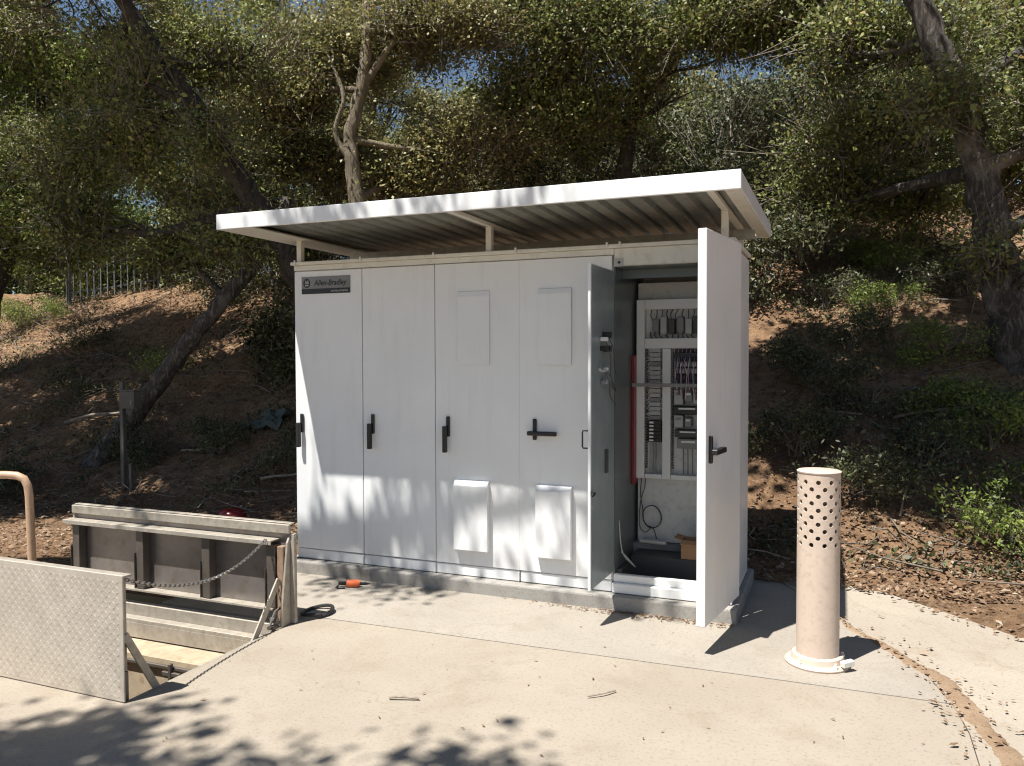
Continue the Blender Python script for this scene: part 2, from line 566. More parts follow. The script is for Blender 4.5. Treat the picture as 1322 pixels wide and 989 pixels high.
LID = .577
hatch = thing('access_hatch', (-.15, -1.58, 0), 'open steel floor hatch with two raised lids and a chain between them', 'hatch')
m = MB()
m.box(PX0 + .001, PX1 - .001, PY1 - .05, PY1 - .002, -.11, -.004)
m.box(PX0 + .001, PX1 - .001, PY1 - .11, PY1 - .052, -.11, -.075)
m.box(PX0 + .001, PX0 + .05, PY0 + .002, PY1 - .112, -.11, -.005)
m.box(PX1 - .035, PX1 - .001, PY0 + .002, PY1 - .112, -.11, -.006)
m.box(PX0 + .052, PX1 - .037, PY0 + .002, PY0 + .05, -.11, -.007)
m.build('curb_frame', 'steel_frame', hatch, bevel=.004)
m = MB().box(PX0 + .053, PX1 - .038, PY1 - .115, PY1 - .112, -.19, -.10)
m.build('ledge_rail', 'steel_frame', hatch)
m = MB().box(PX0 + .05, PX1 - .04, PY1 - .335, PY1 - .315, -.245, -.225)
for bx in (.12, .47):
    m.box(bx, bx + .022, PY1 - .36, PY1 - .336, -.33, -.20)
    m.box(bx - .05, bx + .08, PY1 - .355, PY1 - .337, -.275, -.25)
m.build('safety_bar', 'rib_dark', hatch, bevel=.003)

# front lid: treadplate seen from its top side
lid = MB().box(PX0 - .02, PX1 - .003, PY0 - .008, PY0, .004, LID).build('lid', 'steel_lid', hatch, bevel=.002)
lid['label'] = 'upright treadplate lid facing the camera'
def lug(c, ax, L, wd, h, nrm):
    ax, nrm = Vector(ax).normalized(), Vector(nrm)
    sd = nrm.cross(ax)
    c = Vector(c)
    return [c - ax * L, c + sd * wd, c + ax * L, c - sd * wd, c + nrm * h - ax * L * .35, c + nrm * h + ax * L * .35]
LF = [(0, 3, 4), (3, 2, 5, 4), (2, 1, 5), (1, 0, 4, 5)]
m = MB()
pit = .0235
for i in range(int((PX1 - PX0) / pit)):
    for j in range(int((LID - .02) / pit)):
        x, z = PX0 + .02 + i * pit, .026 + j * pit
        if x > PX1 - .02: continue
        m.add(lug((x, PY0 - .0078, z), (1, 0, 1) if (i + j) % 2 else (1, 0, -1), .0115, .0034, .0017, (0, -1, 0)), LF)
o = m.build('tread_lugs', 'steel_lid', lid)
o['kind'] = 'stuff'
m = MB()
m.box(PX0 - .018, PX1 - .005, PY0 + .002, PY0 + .045, LID - .012, LID - .004)
m.box(PX1 - .05, PX1 - .042, PY0 + .002, PY0 + .045, .01, LID - .014)
m.build('edge_flange', 'steel_frame', lid)
m = MB().bar((PX1 - .02, PY0 + .015, .30), (PX1 - .02, PY0 + .20, -.02), .035, .008, up=(1, 0, 0))
m.build('strut', 'steel_frame', hatch)
MB().box(PX1 - .036, PX1 - .022, PY0 + .004, PY0 + .035, -.003, .13).build('hinge', 'rib_dark', hatch, bevel=.002)

# rear lid: inner side with stiffeners
rl = MB().box(PX0 + .01, PX1 - .012, PY1 - .004, PY1 + .004, .085, LID).build('lid', 'steel_inner', hatch)
rl['label'] = 'raised lid showing its ribbed steel underside'
m = MB()
m.box(PX0 - .02, PX1 + .005, PY1 - .028, PY1 - .006, LID - .048, LID + .004)
m.box(PX0 - .02, PX1 + .005, PY1 - .0055, PY1 + .03, LID + .0045, LID + .010)
m.build('top_rail', 'steel_frame', rl, bevel=.003)
m = MB().box(PX0 - .03, PX1 - .075, PY1 - .085, PY1 - .006, LID - .09, LID - .082)
m.box(PX0 - .03, PX1 - .075, PY1 - .090, PY1 - .084, LID - .108, LID - .0815)
m.build('lip_flange', 'steel_frame', rl, bevel=.002)
for x in (PX0 + .055, -.40, .13, PX1 - .10):
    m = MB()
    m.box(x - .03, x + .03, PY1 - .062, PY1 - .006, .10, LID - .112)
    m.box(x - .034, x - .0305, PY1 - .075, PY1 - .006, .10, LID - .25)
    m.build('stiffener', 'rib_dark', rl, bevel=.003)
m = MB().box(PX0 + .02, PX1 - .08, PY1 - .075, PY1 - .006, .086, .096)
m.build('bottom_flange', 'steel_frame', rl)
m = MB()
m.box(PX0 - .018, PX0 - .004, PY1 - .02, PY1 + .02, .0, LID - .05)
m.box(PX0 + .012, PX0 + .022, PY1 - .05, PY1 - .03, .02, LID - .115)
m.build('end_post', 'steel_frame', rl)
m = MB()
m.prism([(PX1 - .012, PY1 - .004, .004), (PX1 - .012, PY1 - .10, .004), (PX1 - .012, PY1 - .035, LID - .1), (PX1 - .012, PY1 - .004, LID - .05)], (.014, 0, 0))
m.box(PX1 + .0025, PX1 + .03, PY1 - .012, PY1 + .014, .004, LID - .05)
m.build('end_plate', 'steel_frame', rl, bevel=.002)
MB().box(PX1 - .06, PX1 - .016, PY1 - .055, PY1 - .012, .02, LID - .12).build('end_post', 'wood', rl, bevel=.003)
MB().bar((PX1 - .035, PY1 - .30, -.03), (PX1 - .035, PY1 - .07, .27), .04, .01, up=(1, 0, 0)).build('strut', 'steel_frame', hatch)
m = MB()
m.box(PX1 - .05, PX1 - .01, PY1 - .16, PY1 - .10, .004, .02)
m.tube([(PX1 - .055, PY1 - .12, .05), (PX1 - .005, PY1 - .12, .05)], .014, 8)
m.tube([(PX1 - .04, PY1 - .15, .02), (PX1 - .04, PY1 - .10, .09), (PX1 - .03, PY1 - .05, .11)], .008, 6)
m.build('hinge', 'rib_dark', hatch)
# chain
A = Vector((PX1 - .11, PY1 - .09, LID - .075))
B = Vector((PX1 - .012, PY0 + .02, LID - .025))
m = MB()
N = 64
cpts = []
for i in range(N + 1):
    t = i / N
    p = A.lerp(B, t)
    p.z -= .125 * 4 * t * (1 - t) * (1 - .25 * (t - .5))
    cpts.append(p)
for i in range(N):
    a, b = cpts[i], cpts[i + 1]
    d = (b - a).normalized()
    s = d.cross(Vector((0, 0, 1))).normalized()
    u = s.cross(d)
    if i % 2: s, u = u, s
    mid = (a + b) / 2
    hl = (b - a).length * .68
    ring = []
    for k in range(9):
        an = 2 * math.pi * k / 8
        ring.append(mid + d * math.cos(an) * hl + s * math.sin(an) * .0075)
    m.tube(ring, .0032, 4, cap=False)
m.build('chain', 'chain_steel', hatch)

# ------------------------------------------------------------------ cabinet
cab = thing('electrical_cabinet', (W / 2, D / 2, HP), 'long white electrical cabinet on plinth with flat canopy and one bay open', 'cabinet')
XB = 2.365          # left side of the open bay
m = MB()
m.box(0, XB, .026, D, HP + .07, TOP - .04)
m.build('body', 'white', cab, bevel=.004)
m = MB()
m.box(W - .022, W, .0, D, HP + .004, TOP - .04)
m.build('side_panel', 'white', cab, bevel=.003)
MB().box(XB + .002, W - .024, D - .02, D, HP + .07, TOP - .04).build('rear_panel', 'white', cab)
m = MB()
m.box(-.012, W + .012, -.03, D + .012, TOP - .022, TOP)
m.box(-.004, XB + .01, .002, .0255, TOP - .06, TOP - .0225)
m.build('top_trim', 'cream', cab, bevel=.003)
for x in (.03, .58, 1.15, 1.74, 2.34, 2.42):
    MB().box(x - .006, x + .006, -.036, -.0305, TOP - .026, TOP + .012).build('trim_clip', 'cream', cab)
MB().box(XB + .012, W - .0225, .0, .045, TOP - .13, TOP - .0225).build('header', 'cream', cab, bevel=.004)
m = MB().box(XB + .012, XB + .07, -.006, -.001, TOP - .135, TOP - .085)
o = m.build('hinge_bracket', 'light_grey', cab)
MB().tube([(XB + .045, -.0085, TOP - .11), (XB + .045, -.0062, TOP - .11)], .009, 12).build('hole', 'black', o)
# base frame in bay lengths
bays = [0, .571, 1.142, 1.752, XB]
for a, b in zip(bays[:-1], bays[1:]):
    MB().box(a + .003, b - .003, .006, .30, HP + .002, HP + .072).build('base_frame', 'white', cab, bevel=.004)
for b in bays[1:4]:
    MB().box(b - .012, b - .006, -.002, .0055, HP + .004, HP + .06).build('base_tab', 'white', cab)

def handle(door, x, z, lever, y=-.001):
    h = MB().box(x - .012, x + .012, y - .018, y, z - .01, z + .125).build('handle', 'black', door, bevel=.004)
    if lever == 'down':
        m = MB().box(x - .026, x + .002, y - .05, y - .019, z - .115, z + .062)
    else:
        m = MB().box(x - .04, x + .155, y - .05, y - .019, z + .02, z + .048)
    m.build('lever', 'black', h, bevel=.006, bseg=2)

ZD0, ZD1 = HP + .078, TOP - .066
doors = []
for i, (a, b) in enumerate(zip(bays[:-1], bays[1:])):
    d_ = MB().box(a + (.003 if i != 3 else .0003), b - (.003 if i != 2 else .0003), .0, .023, ZD0, ZD1).build('door', 'white', cab, bevel=.004 if i < 2 else .0012, bseg=2)
    doors.append(d_)
doors[0]['label'] = 'leftmost closed white door carrying the name plate'
handle(doors[0], .062, 1.02, 'down')
handle(doors[1], .658, 1.03, 'down')
handle(doors[2], 1.242, 1.03, 'down')
handle(doors[3], 1.86, 1.03, 'side')
# vents on the doors
def vent(door, x0, x1, z0, z1, dep, name):
    m = MB()
    y0 = -dep
    # hood: closed top, front, sides; open underneath
    m.prism([(x0, -.001, z1), (x0, y0 * .55, z1 - .004), (x0, y0, z1 - .035), (x0, y0, z0), (x0, -.001, z0)], (.004, 0, 0))
    m.prism([(x1 - .004, -.001, z1), (x1 - .004, y0 * .55, z1 - .004), (x1 - .004, y0, z1 - .035), (x1 - .004, y0, z0), (x1 - .004, -.001, z0)], (.004, 0, 0))
    m.box(x0 + .0042, x1 - .0042, y0, y0 + .003, z0, z1 - .036)
    m.prism([(x0 + .0042, y0, z1 - .0355), (x0 + .0042, y0 * .55, z1 - .0045), (x0 + .0042, -.001, z1 - .0005), (x0 + .0042, -.001, z1 - .005), (x0 + .0042, y0 * .55 + .002, z1 - .009), (x0 + .0042, y0 + .003, z1 - .037)], (x1 - x0 - .0084, 0, 0))
    return m.build(name, 'white', door)
vent(doors[2], 1.315, 1.545, 1.50, 1.985, .012, 'vent_hood')
vent(doors[3], 1.885, 2.105, 1.50, 1.985, .016, 'vent_hood')
vent(doors[2], 1.295, 1.540, .275, .735, .042, 'vent_hood')
vent(doors[3], 1.875, 2.110, .275, .735, .042, 'vent_hood')

# name plate
def text(s, name, parent, x0, x1, z0, z1, y, mat, shear=0.0, bold=0.0):
    cu = bpy.data.curves.new(name, 'FONT')
    cu.body = s
    cu.shear = shear
    cu.offset = bold
    cu.extrude = .0
    tmp = bpy.data.objects.new('tmp_text', cu)
    COL.objects.link(tmp)
    bpy.context.view_layer.update()
    me = bpy.data.meshes.new_from_object(tmp.evaluated_get(bpy.context.evaluated_depsgraph_get()))
    bpy.data.objects.remove(tmp)
    bpy.data.curves.remove(cu)
    n = len(me.vertices)
    c = np.zeros(n * 3, dtype=np.float32)
    me.vertices.foreach_get('co', c)
    c = c.reshape(-1, 3)
    lo, hi = c.min(0), c.max(0)
    q = (c - lo) / np.maximum(hi - lo, 1e-6)
    o3 = np.array(ORG[parent])
    out = np.stack([x0 + q[:, 0] * (x1 - x0), np.full(n, y), z0 + q[:, 1] * (z1 - z0)], 1) - o3
    me.vertices.foreach_set('co', out.astype(np.float32).ravel())
    me.materials.clear()
    me.update()
    return link(name, me, mat, parent)
sx0, sx1, sz0, sz1 = .068, .478, 2.005, 2.128
plate = MB().box(sx0, sx1, -.004, -.0005, sz0, sz1).build('name_plate', 'plate_silver', cab)
plate['label'] = 'silver and black maker plate with emblem and italic lettering'
MB().box(sx0 + .0005, sx1 - .0005, -.0052, -.0042, sz0 + .0005, sz0 + .037).build('band', 'black', plate)
text('Allen-Bradley', 'lettering', plate, sx0 + .105, sx1 - .026, sz0 + .046, sz0 + .098, -.0048, 'black', .25, .022)
text('ROCKWELL AUTOMATION', 'lettering', plate, sx0 + .25, sx1 - .018, sz0 + .011, sz0 + .024, -.0058, 'light_grey', .15, .02)
m = MB()
ec = (sx0 + .045, sz0 + .077)
def octo(r, y):
    return [(ec[0] + r * math.cos(math.pi / 8 + k * math.pi / 4), y, ec[1] + r * 1.12 * math.sin(math.pi / 8 + k * math.pi / 4)) for k in range(8)]
MB().prism(octo(.031, -.0052), (0, .001, 0)).build('emblem', 'black', plate)
text('AB', 'emblem_letters', plate, ec[0] - .017, ec[0] + .017, ec[1] - .006, ec[1] + .020, -.0058, 'light_grey', 0, .02)
MB().box(ec[0] - .014, ec[0] + .014, -.0058, -.0053, ec[1] - .020, ec[1] - .011).build('emblem_bar', 'light_grey', plate)

# open bay
m = MB()
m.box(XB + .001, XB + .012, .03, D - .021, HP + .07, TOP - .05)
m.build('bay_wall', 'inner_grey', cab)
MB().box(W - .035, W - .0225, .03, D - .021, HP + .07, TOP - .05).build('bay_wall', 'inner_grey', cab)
m = MB()
m.box(XB + .013, W - .036, .05, D - .022, TOP - .135, TOP - .12)
m.box(XB + .013, W - .036, .20, .23, TOP - .19, TOP - .136)
m.build('bay_ceiling', 'inner_grey', cab)
m = MB()
m.box(XB + .003, W - .023, -.012, .06, HP + .002, HP + .062)
m.box(XB + .003, W - .023, .022, .06, HP + .0625, HP + .11)
m.build('sill', 'white', cab, bevel=.004)
m = MB()
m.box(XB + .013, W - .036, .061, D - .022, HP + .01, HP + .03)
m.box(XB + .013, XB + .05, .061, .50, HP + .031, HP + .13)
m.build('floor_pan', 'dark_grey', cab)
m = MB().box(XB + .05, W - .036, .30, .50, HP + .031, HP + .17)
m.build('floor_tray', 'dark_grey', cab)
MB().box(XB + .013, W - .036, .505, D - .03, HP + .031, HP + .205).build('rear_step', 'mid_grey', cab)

YB = .57
bp = MB().box(XB + .028, W - .04, YB, YB + .02, .30, 2.045).build('back_panel', 'panel_grey', cab)
def duct(x0, x1, z0, z1):
    d_ = MB().box(x0, x1, YB - .06, YB - .001, z0, z1).build('wire_duct', 'duct_white', bp, bevel=.002)
    return d_
L0, L1, R0, R1 = XB + .03, XB + .085, XB + .205, XB + .26
duct(L0, L1, .735, 1.93)
duct(L1 + .002, W - .045, 1.865, 1.93)
duct(L1 + .002, W - .045, 1.605, 1.672)
duct(R0, R1, .735, 1.603)
duct(L1 + .002, R0 - .002, .735, .765)
duct(R1 + .002, W - .045, .735, .765)
duct(W - .11, W - .047, .767, 1.603)
m = MB()
for z in np.arange(.80, 1.60, .018):
    m.box(L1 + .001, L1 + .012, YB - .055, YB - .002, z, z + .009)
    if z < 1.58: m.box(R1 + .001, R1 + .012, YB - .055, YB - .002, z, z + .009)
o = m.build('duct_fingers', 'mid_grey', bp)
o['kind'] = 'stuff'
# terminal strip
m = MB().box(L1 + .05, L1 + .075, YB - .02, YB - .001, .78, 1.6)
m.build('mounting_rail', 'mid_grey', bp)
for k, z in enumerate(np.arange(1.13, 1.585, .03)):
    t_b = MB().box(L1 + .03, L1 + .105, YB - .045, YB - .0205, z, z + .025)
    t_b.build('terminal_block', 'light_grey' if k % 4 else 'mid_grey', bp)
for k in range(6):
    z = .98 + k * .024
    tb = MB().box(L1 + .022, L1 + .112, YB - .06, YB - .0205, z, z + .022).build('fuse_block', 'black', bp)
    MB().box(L1 + .034, L1 + .062, YB - .0625, YB - .0605, z + .005, z + .017).build('marker', 'duct_white', tb)
m = MB()
for k in range(5):
    x = L1 + .03 + k * .016
    m.tube([(x, YB - .02, .98), (x + .004, YB - .03, .90), (x - .004, YB - .02, .83), (x, YB - .01, .77)], .003, 5)
m.build('wiring', 'light_grey', bp)['kind'] = 'stuff'
# upper relay row between ducts
for k in range(9):
    x = L1 + .05 + k * .055
    MB().box(x, x + .042, YB - .05 - .01 * (k % 3), YB - .001, 1.70, 1.80 + .015 * (k % 2)).build('relay', ('mid_grey', 'light_grey', 'dark_grey')[k % 3], bp, bevel=.003)
m = MB()
for k in range(14):
    x = L1 + .04 + k * .035
    m.tube([(x, YB - .02, 1.862), (x + .01 * math.sin(k), YB - .06, 1.83), (x + .012 * math.cos(k * 2), YB - .045, 1.79)], .0035, 5)
    m.tube([(x, YB - .02, 1.676), (x - .012 * math.sin(k), YB - .06, 1.69), (x, YB - .05, 1.715)], .0035, 5)
m.build('wiring', 'dark_grey', bp)['kind'] = 'stuff'
# controllers at the right of the panel
MB().box(R1 + .02, W - .115, YB - .012, YB - .001, 1.37, 1.60).build('controller_plate', 'dark_grey', bp)
for z, mt in ((1.44, 'light_grey'), (1.485, 'light_grey'), (1.395, 'black'), (1.545, 'black')):
    MB().box(R1 + .03, W - .12, YB - .07, YB - .0125, z, z + .032).build('controller_module', mt, bp, bevel=.003)
for x, z, w_, h_, mt in ((.025, 1.235, .06, .10, 'light_grey'), (.095, 1.255, .05, .07, 'mid_grey'), (.15, 1.24, .045, .10, 'light_grey'), (.02, 1.17, .18, .055, 'black'),
                         (.025, 1.085, .06, .08, 'light_grey'), (.095, 1.09, .045, .06, 'mid_grey'), (.03, 1.02, .17, .05, 'dark_grey'), (.045, .945, .15, .065, 'mid_grey')):
    d_ = MB().box(R1 + x, R1 + x + w_, YB - .075, YB - .001, z, z + h_).build('contactor', mt, bp, bevel=.004)
    MB().box(R1 + x + w_ * .2, R1 + x + w_ * .8, YB - .078, YB - .0755, z + h_ * .6, z + h_ * .8).build('marker', 'duct_white' if mt != 'light_grey' else 'mid_grey', d_)
m = MB()
for k in range(4):
    x = R1 + .08 + k * .03
    m.tube([(x, YB - .03, .945), (x + .003, YB - .04, .86), (x, YB - .02, .77)], .004, 5)
m.build('wiring', 'mid_grey', bp)['kind'] = 'stuff'
paint('wire_blue', (.10, .16, .30), .45)
for mt, ph in (('wire_blue', 0), ('red', 1.3), ('duct_white', 2.6)):
    m = MB()
    for k in range(14):
        z = 1.14 + k * .031
        m.tube([(L1 + .006, YB - .05, z + .004), (L1 + .018, YB - .062 - .006 * math.sin(k + ph), z + .008 * math.sin(k * 2 + ph)), (L1 + .034, YB - .046, z + .012 + .003 * ph)], .0022, 4)
        m.tube([(L1 + .103, YB - .046, z + .01 + .003 * ph), (L1 + .112, YB - .06 - .004 * math.cos(k + ph), z + .006), (R0 + .002, YB - .05, z - .004)], .0022, 4)
    for k in range(7):
        x = R1 + .03 + k * .027 + .006 * ph
        m.tube([(x, YB - .03, 1.60), (x + .008 * math.sin(k + ph), YB - .085, 1.55 - .02 * ph), (x + .012 * math.cos(k * 2 + ph), YB - .08, 1.44), (x, YB - .08, 1.33 - .03 * (k % 3))], .0026, 4)
    m.build('wire_bundle', mt, bp)['kind'] = 'stuff'
MB().box(XB + .02, W - .036, .42, .445, 1.352, 1.375).build('cross_bar', 'mid_grey', cab)
MB().box(XB + .0125, XB + .030, .44, .565, .70, 1.56).build('red_cover', 'red', cab, bevel=.003)
# loose cable
m = MB()
cx_, cz_ = XB + .135, .475
pts = [(XB + .06, YB - .03, .74), (XB + .055, YB - .035, .62), (XB + .07, YB - .04, .53)]
for k in range(26):
    a = math.pi + .2 - k * .5
    pts.append((cx_ + (.062 + .004 * math.sin(k)) * math.cos(a), YB - .03 - .001 * k, cz_ + .075 * math.sin(a)))
pts += [(XB + .10, YB - .06, .42), (XB + .15, YB - .07, .40), (XB + .17, YB - .06, .33)]
m.tube([tuple(p) for p in catmull(pts, 4)], .0032, 5)
m.tube([tuple(p) for p in catmull([(XB + .085, YB - .02, .735), (XB + .08, YB - .03, .66), (XB + .055, YB - .03, .58), (XB + .05, YB - .05, .42), (XB + .09, YB - .06, .37), (XB + .13, YB - .06, .40)], 5)], .0032, 5)
m.build('loose_cable', 'dark_grey', cab)
m = MB()
m.tube([tuple(p) for p in catmull([(XB + .02, .10, .52), (XB + .03, .11, .36), (XB + .05, .14, .28), (XB + .11, .16, .22)], 5)], .004, 6)
m.tube([(XB + .03, .12, .32), (XB + .10, .15, .235)], .005, 6)
m.build('ground_strap', 'light_grey', cab)
MB().tube([(XB + .06, .50, HP + .222), (XB + .24, .48, HP + .222)], .013, 10).build('tube_guard', 'pale_tube', cab, smooth=True)

# inner swing panel (left leaf, grey inside, white outside)
def leaf_tf(hx, hy, ang):
    ca, sa = math.cos(ang), math.sin(ang)
    return lambda v: Vector((hx + v.x * ca - v.y * sa, hy + v.x * sa + v.y * ca, v.z))
# local frame: x along the leaf from the hinge, y normal
tf = leaf_tf(XB + .016, -.004, math.radians(-91.5))
z0, z1, LW = .222, 2.075, .455
inner = MB().box(0, LW, -.020, -.0035, z0, z1).xform(tf).build('swing_panel', 'white', cab, bevel=.002)
inner['label'] = 'inner swing panel with dark grey inside face, standing open'
MB().box(.004, LW - .012, -.003, .0, z0 + .006, z1 - .006).xform(tf).build('inside_face', 'leaf_grey', inner)
h = MB()
h.tube([tf(Vector(p)) for p in ((LW - .03, -.021, 1.03), (LW - .03, -.058, 1.03), (LW - .03, -.062, 1.04), (LW - .03, -.062, 1.12), (LW - .03, -.058, 1.13), (LW - .03, -.021, 1.13))], .005, 6)
h.build('pull_handle', 'black', inner)
for dx, z, s, dep, mt in ((.24, 1.66, .016, .05, 'black'), (.24, 1.58, .016, .05, 'black'), (.18, 1.64, .011, .045, 'duct_white'), (.18, 1.585, .013, .05, 'black'),
                          (.24, 1.47, .008, .03, 'duct_white'), (.20, 1.46, .008, .03, 'light_grey'), (.16, 1.46, .008, .03, 'light_grey'), (.12, 1.47, .007, .02, 'light_grey'),
                          (.23, 1.39, .012, .03, 'light_grey'), (.19, 1.39, .010, .03, 'mid_grey')):
    m = MB().box(LW - .02 - dx * .9, LW - .02 - dx * .9 + 2 * s, .001, dep, z, z + s * 2.2).xform(tf)
    m.build('switch_block', mt, inner, bevel=.003)
m = MB()
for dx, z, dz in ((.24, 1.66, .22), (.18, 1.64, .30), (.20, 1.46, .12), (.16, 1.46, .2)):
    pts = [(LW - dx, .03, z), (LW - dx - .03, .05, z - dz * .3), (LW - dx - .09, .035, z - dz * .7), (.03, .02, z - dz)]
    m.tube([tf(Vector(p)) for p in catmull(pts, 4)], .003, 5)
m.build('wiring', 'dark_grey', inner)['kind'] = 'stuff'
m = MB()
m.box(LW - .03, LW + .012, .002, .018, .765, .785)
m.prism([(LW - .005, .002, .758), (LW + .03, .008, .774), (LW - .005, .002, .79)], (0, .012, 0))
m.xform(tf).build('latch', 'black', inner)
m = MB().box(.16, .20, .001, .012, .86, 1.0).xform(tf)
m.build('document_clip', 'dark_grey', inner)

# big door of the open bay, swung out on its right hinge
tf2 = leaf_tf(W - .004, -.008, math.radians(180 + 81.5))
LW2 = .655
big = MB().box(0, LW2, -.0, .048, ZD0 - .01, TOP - .035).xform(tf2).build('door', 'white', cab, bevel=.005, bseg=2)
big['label'] = 'tall white door standing wide open at the open bay'
hx = LW2 - .055
m = MB().box(hx - .012, hx + .012, .0485, .066, 1.0, 1.14).xform(tf2)
h = m.build('handle', 'black', big, bevel=.003)
MB().box(hx - .15, hx + .02, .0665, .098, 1.045, 1.073).xform(tf2).build('lever', 'black', h, bevel=.004)
m = MB()
for z in (.4, 1.15, 1.9):
    m.tube([(W + .004, -.004, z), (W + .004, -.004, z + .09)], .009, 8)
m.build('hinge', 'white', cab)

# canopy
XL, XR, YF, YR, ZF, FH = -.131, 3.199, -.637, 1.16, 2.388, .098
m = MB()
prof = []
x = XL + .012
pitch = .127
while x < XR - .012:
    for dx, dz in ((0, 0), (.072, 0), (.086, .026), (.113, .026)):
        if x + dx < XR - .012: prof.append((x + dx, dz))
    x += pitch
prof.append((XR - .012, 0))
n = len(prof)
ny = 2
for y, z in ((YF + .024, ZF + .055), (YR - .02, ZF + .030)):
    m.v += [(px, y, z + dz) for px, dz in prof]
m.f += [(i, i + 1, n + i + 1, n + i) for i in range(n - 1)]
canopy = m.build('canopy', 'galvanised', cab)
canopy['label'] = 'corrugated metal canopy with white fascia above the cabinet'
md = canopy.modifiers.new('solid', 'SOLIDIFY')
md.thickness = .0015
def fascia(x0, x1, y0, y1, z0, z1):
    return MB().box(x0, x1, y0, y1, z0, z1).build('fascia', 'white', canopy, bevel=.003)
fascia(XL, XR, YF, YF + .02, ZF, ZF + FH)
fascia(XL, XL + .01, YF + .021, YR, ZF + .002, ZF + FH - .004)
fascia(XR - .01, XR, YF + .021, YR, ZF + .002, ZF + FH - .004)
fascia(XL + .011, XR - .011, YR - .015, YR, ZF, ZF + FH - .006)
for x0, x1 in ((XL + .0105, XL + .26), (XR - .085, XR - .0105)):
    MB().box(x0, x1, YF + .021, YR - .016, ZF + .003, ZF + .009).build('edge_flange', 'cream', canopy)
for px in (.04, 1.535, 3.035):
    MB().box(px - .02, px + .02, .004, .044, TOP + .0005, ZF + .010).build('post', 'cream', canopy, bevel=.002)
    MB().box(px - .02, px + .02, YF + .022, YR - .017, ZF + .0105, ZF + .034).build('rafter', 'cream', canopy, bevel=.002)
    MB().box(px - .02, px + .02, D - .05, D - .01, TOP + .0005, ZF + .010).build('post', 'cream', canopy, bevel=.002)
m = MB().box(XL + .102, XR - .067, D - .055, D - .051, ZF - .06, ZF + .008)
m.build('purlin', 'galvanised', canopy)

# cardboard box inside the open bay
cbx = thing('cardboard_box', (2.87, .36, HP + .171), 'open brown cardboard box inside the open cabinet bay', 'box')
x0, x1, y0, y1, zb, zt = 2.735, 2.985, .31, .44, HP + .1715, HP + .29
m = MB().box(x0, x1, y0, y0 + .004, zb, zt).box(x0, x1, y1 - .004, y1, zb, zt)
m.box(x0, x0 + .004, y0 + .0045, y1 - .0045, zb, zt).box(x1 - .004, x1, y0 + .0045, y1 - .0045, zb, zt).box(x0 + .0045, x1 - .0045, y0 + .0045, y1 - .0045, zb, zb + .004)
m.build('carton', 'cardboard', cbx)
MB().prism([(x0, y0, zt), (x1, y0, zt), (x1, y0 - .045, zt - .02), (x0, y0 - .045, zt - .02)], (0, .001, .003)).build('flap', 'cardboard', cbx)
MB().prism([(x0 - .001, y0, zt + .001), (x0 - .001, y1, zt + .001), (x0 - .045, y1, zt + .012), (x0 - .045, y0, zt + .012)], (0, 0, .003)).build('flap', 'cardboard', cbx)

# ------------------------------------------------------------------ perforated vent pipe
VX, VY, VR, VH = 3.572, -.505, .1025, .968
vp = thing('vent_pipe', (VX, VY, 0), 'tan upright vent pipe with rows of round holes near its top', 'pipe')
zh0, rows, ncol, pz = .600, 10, 10, .0345
seg = ncol * 4
hr = .0116
dth = 2 * math.pi / ncol
def shell(rad, m):
    key = {}
    def vid(th, z):
        p = (VX + rad * math.cos(th), VY + rad * math.sin(th), z)
        k = tuple(round(q, 5) for q in p)
        if k not in key:
            key[k] = len(m.v)
            m.v.append(p)
        return key[k]
    for za, zb in ((.02, .2), (.2, .4), (.4, zh0), (zh0 + rows * pz, VH)):
        for k in range(seg):
            t0, t1 = 2 * math.pi * k / seg, 2 * math.pi * (k + 1) / seg
            m.f.append((vid(t0, za), vid(t1, za), vid(t1, zb), vid(t0, zb)))
    for j in range(rows):
        zc = zh0 + (j + .5) * pz
        for i in range(ncol):
            tc = (i + (.5 if j % 2 else 0)) * dth
            ring_o = []
            for q in range(16):     # square outline of the cell, walked in 16 steps
                e, f = q // 4, q % 4 / 4
                ox, oz = [(1, -1 + 2 * f), (1 - 2 * f, 1), (-1, 1 - 2 * f), (-1 + 2 * f, -1)][e]
                ring_o.append((tc + ox * dth / 2, zc + oz * pz / 2))
            ids_o = [vid(*p) for p in ring_o]
            ids_i = [vid(tc + hr / VR * math.cos(-math.pi / 4 + math.pi / 8 * q), zc + hr * math.sin(-math.pi / 4 + math.pi / 8 * q)) for q in range(16)]
            m.f += [(ids_o[q], ids_o[(q + 1) % 16], ids_i[(q + 1) % 16], ids_i[q]) for q in range(16)]
m = MB()
shell(VR, m)
shell(VR - .008, m)
for j in range(rows):                # walls of the drilled holes
    zc = zh0 + (j + .5) * pz
    for i in range(ncol):
        tc = (i + (.5 if j % 2 else 0)) * dth
        vs = [(VX + rd * math.cos(tc + hr / VR * math.cos(math.pi / 8 * q)), VY + rd * math.sin(tc + hr / VR * math.cos(math.pi / 8 * q)), zc + hr * math.sin(math.pi / 8 * q)) for rd in (VR, VR - .008) for q in range(16)]
        m.add(vs, [(q, (q + 1) % 16, 16 + (q + 1) % 16, 16 + q) for q in range(16)])
m.build('perforated_tube', 'tan_paint', vp, smooth='all')
m = MB().lathe((VX, VY, 0), [(VR - .006, VH - .012), (VR - .006, VH + .0), (VR + .003, VH + .001), (VR + .004, VH + .007), (VR - .002, VH + .011), (.0015, VH + .013)], 44, caps=False)
m.build('cap', 'tan_paint', vp, smooth=True)
m = MB().lathe((VX, VY, 0), [(.155, .002), (.158, .012), (.15, .02), (.128, .024), (.122, .05), (VR + .001, .056)], 40, caps=False)
fl = m.build('flange', 'tan_paint', vp, smooth=True)
